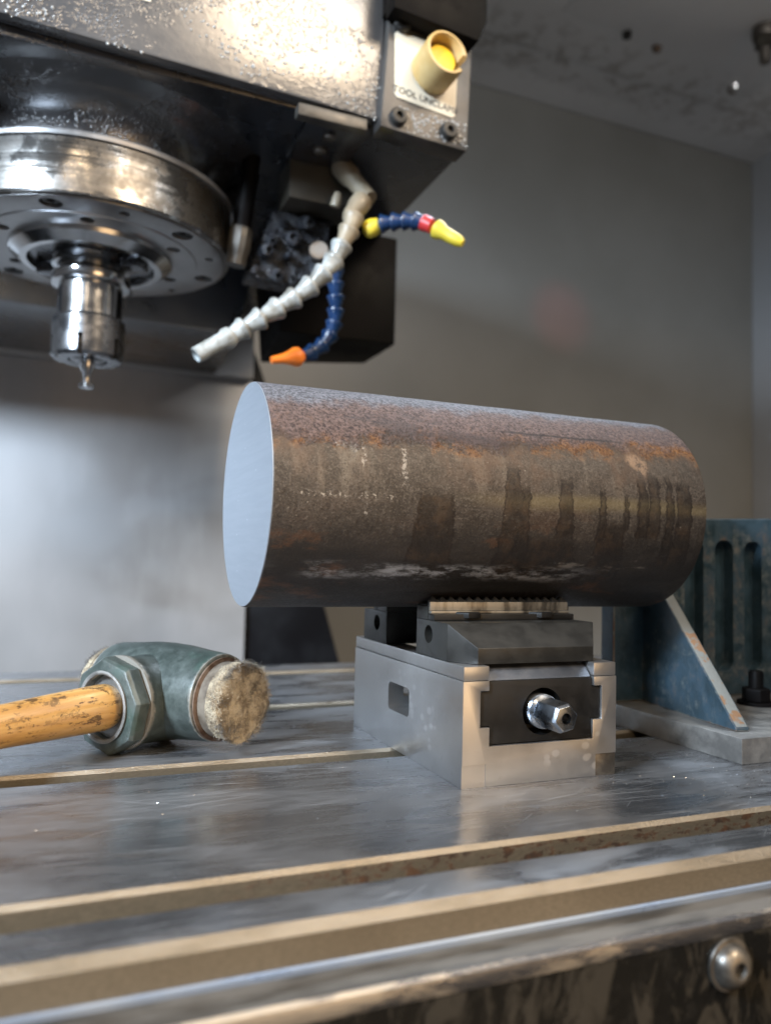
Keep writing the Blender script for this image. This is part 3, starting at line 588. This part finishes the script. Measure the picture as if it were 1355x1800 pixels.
for a, b in zip(rings, rings[1:]):
    for i in range(40): bm.faces.new((a[i], a[(i+1) % 40], b[(i+1) % 40], b[i]))
bm.faces.new(rings[0][::-1]); bm.faces.new(rings[-1])
bpy.data.objects.remove(hd_o)
hnd = link('handle', bm, M['wood'], hm); hnd.matrix_local = HM
for sgn in (1, -1):
    d = N*sgn
    link('retaining_ring', ring_lathe([(0.0300, 0.0590), (0.0318, 0.0598), (0.0318, 0.0612), (0.0290, 0.0620)], 64, None, Fr((0, 0, -0.001), d)), M['rustline'], hm)
    L = 0.081 if sgn > 0 else 0.0725
    bm = lathe([(0.0288, 0.056), (0.0288, 0.062), (0.0292, 0.070), (0.0298, L-0.006), (0.0300, L-0.003), (0.0290, L), (0.0230, L+0.0012), (0.0150, L+0.0016), (0.0070, L+0.0018)], 72, None, Fr((0, 0, -0.001), d))
    for v in bm.verts:
        l = v.co.dot(d)
        if l > 0.068:
            k = min(1.0, (l-0.068)/0.010)
            v.co += Vector(mnoise.noise_vector(v.co*95))*0.0028*k + Vector(mnoise.noise_vector(v.co*260))*0.0011*k
    fcs = bm.faces[:]
    for fc in fcs: fc.material_index = 0 if fc.calc_center_median().dot(d) > L-0.009 else 1
    face = link('hide_face', bm, [M['felt'], M['felt_side']], hm, smooth=60)
    fb = bmesh.new(); mtx = Fr((0, 0, -0.001), d)
    for k in range(7000):
        rim = k % 5 < 2
        rr = 0.0300*math.sqrt(rng.random()) if not rim else rng.uniform(0.0262, 0.0302); a = rng.uniform(0, 2*PI)
        s = L + 0.0005 - (rng.random()**2*0.011 if rim else 0)
        p = mtx @ Vector((rr*math.cos(a), rr*math.sin(a), s))
        out = (mtx.to_3x3() @ Vector((math.cos(a), math.sin(a), 0)))
        dirv = (out*(rng.uniform(0.2, 1.0) if rim else rng.uniform(-0.6, 0.6)) + d*rng.uniform(0.05, 0.5) + Vector((rng.gauss(0, .6), rng.gauss(0, .6), rng.gauss(0, .6)))).normalized()
        ln = rng.uniform(0.0015, 0.0046 if rim else 0.0042); 
        if rim: ln *= 0.6 + 1.3*max(0, mnoise.noise(Vector((math.cos(a)*2.2, math.sin(a)*2.2, sgn)))+0.15)
        sd = dirv.cross(Vector((rng.gauss(0, 1), rng.gauss(0, 1), rng.gauss(0, 1)))).normalized()*rng.uniform(0.00007, 0.00017)
        bend = Vector((rng.gauss(0, 1), rng.gauss(0, 1), rng.gauss(0, 1)))*ln*0.25
        pm = p + dirv*ln*0.55 + bend; pe = p + dirv*ln
        v = [fb.verts.new(q) for q in (p-sd, p+sd, pm+sd*0.8, pm-sd*0.8, pe)]
        mi = 1 if (mnoise.noise(p*70) > 0.12 or (rim and math.sin(a*1.0+2.4) > 0.75) or sgn < 0) else 0
        f1 = fb.faces.new(v[:4]); f2 = fb.faces.new((v[3], v[2], v[4])); f1.material_index = f2.material_index = mi
    tag(link('fibre_fringe', fb, [M['fibre'], M['fibre_grey']], face, smooth=0), kind='stuff')

# ================================================================== ANGLE PLATE
ap = thing('angle_plate', 'blue painted ribbed angle plate bolted to the table behind the vise', 'angle plate', (0, 0, 0))
bo = link('foot_plate', box(0.2365, 0.70, -0.0087, 0.170, 0.0, 0.0197), M['castiron'], ap, bevel=0.0010)
up = link('upright_plate', prism([(0.2388, 0.0199), (0.70, 0.0199), (0.70, 0.2135), (0.3564, 0.199), (0.2388, 0.194)], 'y', 0.146, 0.1655), M['bluepaint'], ap, bevel=0.0022, seg=3)
cs = []
for k in range(-1, 6):
    cx = 0.3770 + k*0.0396
    cs.append(prism(rounded(cx-0.0122, cx+0.0122, 0.045, 0.1775, 0.0105, 8), 'y', 0.13, 0.1585))
cut(up, cs); bevel_mod(up, 0.0012, 2)
def web(x):
    bm = hull([(x[0], 0.146, 0.0199), (x[0], 0.146, 0.156), (x[0]+0.013, 0.146, 0.156), (x[0]+0.013, 0.146, 0.0199),
               (x[1], 0.012, 0.0199), (x[1], 0.012, 0.0225), (x[1]+0.0125, 0.010, 0.0225), (x[1]+0.0125, 0.010, 0.0199)])
    bm.normal_update(); bmesh.ops.recalc_face_normals(bm, faces=bm.faces[:])
    for fc in bm.faces:
        n = fc.normal; fc.material_index = 1 if (n.z > 0.3 and n.y < -0.3) else 0
    return bm
link('gusset_web', web((0.2735, 0.2520)), [M['bluepaint'], M['webedge']], ap, bevel=0.0012, seg=3)
link('gusset_web', web((0.600, 0.600)), [M['bluepaint'], M['webedge']], ap, bevel=0.0012, seg=3)
for k, (x, y, lab) in enumerate(((0.372, 0.102, 'black clamping nut and stud on the angle plate foot under its second slot'), (0.330, 0.122, 'black clamping nut on the angle plate foot beside the gusset'))):
    b = thing('clamping_stud', lab, 'clamping stud', (x, y, 0.0198), 'studs holding down the angle plate')
    link('washer', lathe([(0.0175, 0.0), (0.0175, 0.003)], 36), M['matteblack'], b, bevel=0.0004)
    link('nut', lathe([(0.0125, 0.0032), (0.0130, 0.004), (0.0130, 0.0145), (0.0118, 0.016)], 6), M['matteblack'], b, bevel=0.0005, smooth=20)
    link('stud', lathe([(0.0068, 0.0), (0.0068, 0.030), (0.0058, 0.032)], 24), M['matteblack'], b)

# ================================================================== MILLING HEAD
AX, AY = -0.2294, 0.5866
hdm = thing('milling_head', 'big black milling head with round steel spindle nose above the table', 'milling head', (0, 0, 0))
link('front_cover', prism([(-0.70, 0.6765), (-0.3278, 0.6655), (0.0675, 0.6535), (0.0720, 0.95), (-0.70, 0.98)], 'y', 0.350, 0.368), M['head'], hdm, bevel=0.003)
link('lower_casting', hull([(x, y, z) for z in (0.6545, 1.0) for (x, y) in ((-0.70, 0.3685), (0.060, 0.3685), (0.187, 0.372), (0.196, 0.64), (0.200, 1.15), (-0.70, 1.15))]), M['headdark'], hdm, bevel=0.003)
link('cover_rail', box(-0.030, 0.052, 0.3515, 0.366, 0.6385, 0.6525), M['pipe'], hdm, bevel=0.002)
hb_ = link('hose_bracket_plate', box(-0.012, 0.062, 0.367, 0.470, 0.6480, 0.6543), M['headdark'], hdm, bevel=0.001)
for (x, y) in ((0.020, 0.395), (0.020, 0.430)):
    link('bolt_head', lathe([(0.006, -0.006), (0.008, -0.004), (0.008, 0)], 24, None, Matrix.Translation((x, y, 0.648))), M['fitting'], hb_)
link('sticker', box(-0.222, -0.190, 0.3490, 0.3498, 0.7170, 0.745), M['label'], hdm)
# spindle neck flaring into the casting, polished ring and flange
link('spindle_neck', lathe([(0.150, 0.590), (0.152, 0.605), (0.156, 0.620), (0.165, 0.634), (0.182, 0.646), (0.205, 0.654), (0.212, 0.660)], 96, None, Matrix.Translation((AX, AY, 0))), M['neck'], hdm)
link('clamp_ring', ring_lathe([(0.150, 0.5935), (0.1735, 0.5935), (0.1745, 0.5975), (0.1715, 0.6005), (0.150, 0.6005)], 96, None, Matrix.Translation((AX, AY, 0))), M['flange'], hdm)
link('polished_ring', ring_lathe([(0.1642, 0.5310), (0.1695, 0.5316), (0.1710, 0.5335), (0.1710, 0.5910), (0.1700, 0.5932), (0.1642, 0.5932)], 128, None, Matrix.Translation((AX, AY, 0))), M['chrome'], hdm)
fl = link('nose_flange', ring_lathe([(0.0760, 0.5360), (0.1640, 0.5360), (0.1640, 0.5296), (0.1615, 0.5286), (0.1290, 0.5286), (0.1280, 0.5272), (0.0960, 0.5272), (0.0955, 0.5300), (0.0760, 0.5300)], 128, None, Matrix.Translation((AX, AY, 0))), M['flange'], hdm)
link('nose_cone', ring_lathe([(0.0765, 0.5298), (0.0985, 0.5270), (0.0975, 0.5215), (0.0850, 0.5125), (0.0765, 0.5125)], 96, None, Matrix.Translation((AX, AY, 0))), M['holder'], hdm)
link('nose_ring', ring_lathe([(0.0400, 0.5330), (0.0758, 0.5330), (0.0758, 0.5215), (0.0730, 0.5195), (0.0400, 0.5200)], 96, None, Matrix.Translation((AX, AY, 0))), M['nut'], hdm)
cs = []
for k in range(12):
    a = R(30*k + 11); big = k % 2 == 0
    rr, rad = (0.147, 0.0125) if big else (0.147, 0.006)
    cs.append(cyl((AX+rr*math.cos(a), AY+rr*math.sin(a), 0.515), (AX+rr*math.cos(a), AY+rr*math.sin(a), 0.5400), rad, 24))
for k in range(6):
    a = R(60*k + 25); cs.append(cyl((AX+0.112*math.cos(a), AY+0.112*math.sin(a), 0.51), (AX+0.112*math.cos(a), AY+0.112*math.sin(a), 0.5400), 0.0085, 24))
cut(fl, cs)
for k in range(6):
    a = R(60*k + 11)
    s = link('socket_screw', ring_lathe([(0.0045, 0.5325), (0.0100, 0.5325), (0.0100, 0.5306), (0.0092, 0.5300), (0.0045, 0.5300)], 24, None, Matrix.Translation((AX+0.147*math.cos(a), AY+0.147*math.sin(a), 0.0012))), M['socket'], hdm)
for a in (R(-35), R(145)):
    m4 = Matrix.Translation((AX, AY, 0)) @ Matrix.Rotation(a, 4, 'Z')
    bm = box(0.048, 0.072, -0.013, 0.013, 0.505, 0.5195); bm.transform(m4)
    link('drive_key', bm, M['nut'], hdm, bevel=0.0015)
# rear casting and coolant box behind the spindle
link('rear_casting', hull([(-0.70, 0.80, 0.6543), (0.03, 0.80, 0.6543), (0.05, 1.165, 0.6543), (-0.70, 1.165, 0.6543), (-0.70, 0.85, 0.535), (0.015, 0.85, 0.522), (0.03, 1.165, 0.522), (-0.70, 1.165, 0.535)]), M['headdark'], hdm, bevel=0.006)
link('rear_box', hull([(0.035, 0.66, 0.6543), (0.218, 0.65, 0.6543), (0.222, 0.80, 0.6543), (0.04, 0.87, 0.6543), (0.035, 0.66, 0.4835), (0.218, 0.65, 0.4835), (0.218, 0.785, 0.4835), (0.055, 0.862, 0.4835)]), M['matteblack'], hdm, bevel=0.004)
pp = link('coolant_pipe', cyl((-0.0475, 0.500, 0.660), (-0.0560, 0.508, 0.565), 0.011, 28), M['matteblack'], hdm)
link('pipe_nozzle', lathe([(0.0135, 0.0), (0.0150, 0.004), (0.0150, 0.030), (0.0135, 0.034), (0.0125, 0.048)], 12, None, frame_to((-0.0561, 0.5081, 0.5645), (-0.006, 0.005, -0.05))), M['pipe'], pp, smooth=20)
# tool release panel
pn = link('release_panel', prism([(0.0715, 0.7800), (0.0625, 0.6402), (0.1730, 0.6345), (0.1780, 0.7720)], 'y', 0.338, 0.3675), M['panel'], hdm, bevel=0.0018)
link('panel_hood', prism([(0.0650, 0.7640), (0.1725, 0.7545), (0.1830, 0.7800), (0.1830, 0.96), (0.0680, 0.96)], 'y', 0.312, 0.3375), M['matteblack'], hdm, bevel=0.002)
link('head_side', prism([(0.0660, 0.775), (0.1782, 0.772), (0.1870, 0.96), (0.0690, 0.96)], 'y', 0.3380, 0.3715), M['matteblack'], hdm)
lp = [(0.0770, 0.7520), (0.0785, 0.6815), (0.0815, 0.6775), (0.1520, 0.6700), (0.1560, 0.6735), (0.1590, 0.7480), (0.1560, 0.7520), (0.0800, 0.7560)]
lb = link('label_plate', prism(lp, 'y', 0.3366, 0.3378), M['label'], pn, bevel=0.0004)
fc = bpy.data.curves.new('lettering', 'FONT'); fc.body = 'TOOL UNCLAMP'; fc.size = 0.0110; fc.extrude = 0.0002; fc.align_x = 'CENTER'; fc.space_character = 1.0
tf = bpy.data.objects.new('lettering_source', fc); COL.objects.link(tf); bpy.context.view_layer.update()
tm = bpy.data.meshes.new_from_object(tf.evaluated_get(bpy.context.evaluated_depsgraph_get())); bpy.data.objects.remove(tf); bpy.data.curves.remove(fc)
tm.materials.clear(); tm.materials.append(M['ink']); tx = bpy.data.objects.new('lettering', tm); COL.objects.link(tx); tx.parent = lb
tx.location = (0.1175, 0.3363, 0.6795); tx.rotation_euler = (R(90), R(6), 0)
for (x, z) in ((0.0850, 0.7640), (0.1480, 0.7605), (0.0830, 0.6540), (0.1475, 0.6525)):
    link('panel_screw', lathe([(0.0100, 0), (0.0104, 0.001), (0.0104, 0.005), (0.0085, 0.008), (0.0042, 0.0084), (0.0038, 0.004)], 28, None, frame_to((x, 0.3382, z), (0, -1, 0))), M['socket'], pn)
gd = thing
gm = frame_to((0.1225, 0.3366, 0.7150), (0.06, -1.0, 0.10))
prof = [(0.0235, 0.0), (0.0255, 0.002), (0.0262, 0.036), (0.0250, 0.0405), (0.0225, 0.0410), (0.0208, 0.0385), (0.0208, 0.010), (0.0208, 0.0)]
bm = ring_lathe(prof, 64, None, gm)
gdo = link('button_guard', bm, M['guard'], pn, smooth=40)
notch = box(-0.010, 0.010, 0.012, 0.04, 0.024, 0.06); notch.transform(gm @ Matrix.Rotation(R(-110), 4, 'Z'))
cut(gdo, [notch])
link('push_button', lathe([(0.0175, 0.0), (0.0175, 0.026), (0.0165, 0.0285), (0.010, 0.0295)], 48, None, gm), M['yellow'], pn)
link('button_ring', ring_lathe([(0.0178, 0.0), (0.0205, 0.0), (0.0205, 0.020), (0.0178, 0.020)], 48, None, gm), M['matteblack'], pn)
# droplets clinging to cover and panel
bm = bmesh.new()
for k in range(900):
    if k < 700: p = Vector((rng.uniform(-0.35, 0.066), 0.3496, 0.0)); p.z = 0.664-0.0303*(p.x+0.3278)+abs(rng.gauss(0, 0.045))
    else: p = Vector((rng.uniform(0.085, 0.172), 0.3378, rng.uniform(0.640, 0.668)))
    if k < 700 and mnoise.noise(p*9) < -0.05: continue
    s = rng.uniform(0.0006, 0.0019)
    bmesh.ops.create_icosphere(bm, subdivisions=1, radius=s, matrix=Matrix.Translation(p) @ Matrix.Diagonal((1, 0.55, 1, 1)))
tag(link('droplet_film', bm, M['droplet'], hdm, smooth=80), kind='stuff')

# ================================================================== COLLET CHUCK AND CUTTER
ch = thing('collet_chuck', 'shiny steel collet chuck hanging from the spindle nose', 'tool holder', (AX, AY, 0.5195))
zz = lambda z: z-0.5195
bm = lathe([(0.0390, zz(0.519)), (0.0470, zz(0.519)), (0.0478, zz(0.5175)), (0.0478, zz(0.5085)), (0.0440, zz(0.5060)), (0.0395, zz(0.5050)), (0.0395, zz(0.5000)), (0.0440, zz(0.4985)), (0.0478, zz(0.4965)), (0.0478, zz(0.4865)), (0.0468, zz(0.4850)), (0.0385, zz(0.4835))][::-1], 72)
link('grip_flange', bm, M['holder'], ch)
link('holder_body', lathe([(0.0375, zz(0.4425)), (0.0387, zz(0.4440)), (0.0387, zz(0.4834))], 72), M['holder'], ch)
nt = link('collet_nut', lathe([(0.0398, zz(0.3905)), (0.0440, zz(0.3947)), (0.0440, zz(0.4396)), (0.0411, zz(0.4425))], 72), M['nut'], ch)
bpy.context.view_layer.update()
cs = []
for k in range(6):
    b = box(0.036, 0.06, -0.003, 0.003, 0.3850, 0.4160); b.transform(Matrix.Translation((AX, AY, 0)) @ Matrix.Rotation(R(60*k-104), 4, 'Z')); cs.append(b)
cs.append(cyl((AX, AY, 0.38), (AX, AY, 0.400), 0.0235, 40))
cut(nt, cs)
link('collet', lathe([(0.0180, zz(0.3900)), (0.0222, zz(0.3925)), (0.0228, zz(0.402))], 40), M['nut'], ch)
ct = thing('slot_cutter', 'small T-shaped cutter held in the collet chuck', 'cutter', (AX, AY, 0.3905))
link('shank', lathe([(0.0046, -0.0290), (0.0050, -0.016), (0.0085, -0.010), (0.0085, -0.0006)], 28), M['holder'], ct)
cb = lathe([(0.0088, -0.0345), (0.0096, -0.0335), (0.0096, -0.0295), (0.0060, -0.0288)], 24)
for v in cb.verts:
    a = math.atan2(v.co.y, v.co.x)
    if math.hypot(v.co.x, v.co.y) > 0.008: v.co.x *= 0.93+0.07*math.cos(4*a); v.co.y *= 0.93+0.07*math.cos(4*a)
link('cutting_head', cb, M['holder'], ct)

# ================================================================== COOLANT MANIFOLD AND HOSES
mf = thing('coolant_manifold', 'dark wet coolant manifold with fittings under the milling head', 'manifold', (0.03, 0.50, 0.6540))
link('mounting_block', box(-0.036, 0.053, -0.030, 0.030, -0.054, 0.0), M['bracket'], mf, bevel=0.003)
link('valve_body', hull([(-0.045, 0.012, -0.055), (0.035, 0.012, -0.055), (0.035, 0.06, -0.055), (-0.05, 0.06, -0.055), (-0.075, 0.02, -0.145), (0.02, 0.016, -0.150), (0.02, 0.06, -0.15), (-0.075, 0.06, -0.145)]), M['manifold'], mf, bevel=0.004)
for k, (x, z, r_) in enumerate(((-0.030, -0.072, .011), (-0.006, -0.066, .012), (0.016, -0.075, .012), (-0.042, -0.092, .010), (-0.014, -0.092, .011), (0.012, -0.102, .013), (-0.056, -0.112, .010), (-0.026, -0.114, .010), (0.000, -0.126, .011), (-0.064, -0.134, .009), (-0.034, -0.138, .010), (-0.012, -0.146, .009))):
    d = (rng.uniform(-.7, .5), -1, rng.uniform(-1.2, .3)); r_ *= rng.uniform(0.5, 0.95)
    if k in (2, 5, 8): continue
    link('fitting', lathe([(r_, 0), (r_, 0.016), (r_*0.85, 0.019), (r_*0.5, 0.021), (r_*0.42, 0.015)], 6 if k % 2 else 20, None, frame_to((x, 0.022-rng.random()*.01, z), d)), M['manifold'], mf, bevel=0.001, smooth=25)
link('knurled_cap', lathe([(0.0125, 0), (0.013, 0.002), (0.013, 0.014), (0.0115, 0.016)], 24, None, frame_to((0.014, -0.004, -0.112), (-0.4, -1, 0.1))), M['fitting'], mf)
link('white_plug', lathe([(0.0065, 0), (0.0060, 0.012), (0.0042, 0.018)], 20, None, frame_to((0.020, -0.043, -0.062), (0.15, -0.2, 1))), M['hose_old'], mf)
def hose(th_, pts, r, mats, seg='hose_segment'):
    """ball-and-socket hose: one socket per step along pts"""
    P = [Vector(p) - th_.location for p in pts]
    for a, b, m_ in zip(P, P[1:], mats):
        L = (b-a).length; d = b-a
        pr = [(r*0.58, -0.10*L), (r*0.66, 0.04*L), (r*0.74, 0.10*L), (r*1.08, 0.14*L), (r*1.13, 0.18*L), (r*1.13, 0.27*L), (r*1.08, 0.31*L), (r*0.98, 0.40*L), (r*0.86, 0.62*L), (r*0.76, 0.85*L), (r*0.66, 1.0*L)]
        link(seg, lathe(pr, 28, None, frame_to(a, d)), M[m_], th_)
hw = thing('white_coolant_hose', 'white segmented coolant hose curving down towards the spindle', 'coolant hose', (0.0616, 0.4348, 0.6097))
hose(hw, [(0.0614, 0.4162, 0.5664), (0.0555, 0.4110, 0.5480), (0.0458, 0.4086, 0.5271), (0.0369, 0.4081, 0.5059), (0.0243, 0.4034, 0.4882), (0.0100, 0.4044, 0.4707), (-0.0083, 0.4060, 0.4536), (-0.0275, 0.4077, 0.4393), (-0.0475, 0.4062, 0.4237), (-0.0665, 0.4087, 0.4100), (-0.0840, 0.4090, 0.3962)], 0.0118, ['hose_old', 'hose_old'] + ['hose']*8)
link('hose_elbow', lathe([(0.0105, -0.004), (0.0130, 0.0), (0.0130, 0.012), (0.0105, 0.020), (0.0095, 0.030)], 24, None, frame_to((0.012, -0.014, -0.020), (-0.6, -0.05, -0.85))), M['hose_old'], hw)
link('threaded_end', lathe([(0.0125, 0.0), (0.0140, 0.003), (0.0140, 0.026), (0.0115, 0.034), (0.0100, 0.075)], 24, None, frame_to((-0.004, 0.030, 0.042), (0.35, -0.55, -0.75))), M['hose_old'], hw)
nz = frame_to(Vector((-0.0840, 0.4090, 0.3962))-hw.location, (-0.0397, -0.002, -0.0277))
link('hose_nozzle', ring_lathe([(0.0080, -0.004), (0.0118, 0.0), (0.0125, 0.006), (0.0098, 0.011), (0.0092, 0.046), (0.0076, 0.047), (0.0068, 0.040), (0.0062, 0.0)], 28, None, nz), M['hose'], hw)
h1 = thing('blue_coolant_hose', 'blue segmented hose with orange nozzle hanging below the white hose', 'coolant hose', (0.0551, 0.4658, 0.5033), 'thin blue coolant hoses')
hose(h1, [(0.056, 0.4658, 0.5180), (0.0562, 0.4658, 0.5010), (0.0574, 0.4662, 0.4840), (0.0584, 0.4672, 0.4670), (0.0580, 0.4680, 0.4500), (0.0540, 0.4691, 0.4340), (0.0450, 0.4671, 0.4190), (0.0325, 0.4665, 0.4075), (0.0175, 0.4640, 0.3995)], 0.0098, ['blue']*8)
link('orange_nozzle', lathe([(0.0060, -0.002), (0.0115, 0.004), (0.0118, 0.010), (0.0090, 0.016), (0.0058, 0.026), (0.0044, 0.040)], 24, None, frame_to(Vector((0.0150, 0.4625, 0.3980))-h1.location, (-0.036, -0.001, -0.009))), M['orange'], h1)
h2 = thing('blue_coolant_hose', 'blue segmented hose with red collar and yellow nozzle beside the head', 'coolant hose', (0.0822, 0.4191, 0.5511), 'thin blue coolant hoses')
link('yellow_union', lathe([(0.0075, 0), (0.0105, 0.004), (0.0110, 0.012), (0.0085, 0.020)], 20, None, frame_to((-0.004, 0.004, 0.0015), (0.017, -0.006, 0.010))), M['yel'], h2)
hose(h2, [(0.0940, 0.4138, 0.5610), (0.1060, 0.4050, 0.5625), (0.1165, 0.3960, 0.5620), (0.1270, 0.3870, 0.5610), (0.1370, 0.3780, 0.5570)], 0.0102, ['blue']*4)
link('red_collar', lathe([(0.0070, -0.002), (0.0100, 0.0), (0.0085, 0.012)], 20, None, frame_to(Vector((0.1370, 0.3780, 0.5570))-h2.location, (0.0134, -0.0136, -0.0105))), M['red'], h2)
link('yellow_nozzle', lathe([(0.0075, 0.0), (0.0115, 0.003), (0.0112, 0.008), (0.0082, 0.014), (0.0078, 0.026), (0.0070, 0.036), (0.0045, 0.042)], 20, None, frame_to(Vector((0.1470, 0.3680, 0.5488))-h2.location, (0.0352, -0.03, -0.030))), M['yel'], h2)

# ================================================================== CHIPS AND DIRT ON THE TABLE
bm = bmesh.new()
def chip(x, y, s, z=0.0):
    c = Vector((x, y, z + s*0.35)); m4 = Matrix.Translation(c) @ Matrix.Rotation(rng.uniform(0, 6.3), 4, 'Z') @ Matrix.Rotation(rng.uniform(-.5, .5), 4, 'X')
    v = [bm.verts.new(m4 @ Vector(q)) for q in ((-s, -s*0.3, 0), (s, -s*0.25, s*0.25), (s*0.7, s*0.35, 0), (-s*0.6, s*0.3, s*0.3))]
    bm.faces.new(v)
okY = lambda y: all(not (ys-0.030 < y < ys+0.001) for ys in (-0.0905, 0.120, 0.3217))
inV = lambda x, y: (-0.004 < x < 0.129 and -0.004 < y < 0.21) or (x > 0.234 and y > -0.011)
for k in range(1500):
    x, y = rng.uniform(-0.35, 0.5), rng.uniform(-0.142, 0.32)
    if k < 260: x, y = rng.uniform(0.10, 0.24), rng.gauss(-0.015, 0.028)
    elif k < 420: x, y = rng.uniform(-0.08, 0.0), rng.gauss(0.06, 0.04)
    if not (-0.142 < y < 0.32) or not okY(y) or inV(x, y): continue
    chip(x, y, rng.uniform(0.00025, 0.0007) if rng.random() < 0.985 else rng.uniform(0.0008, 0.0012))
tag(link('metal_chips', bm, M['chip'], smooth=0), 'tiny bright metal chips scattered on the table', 'chips', None, 'stuff')
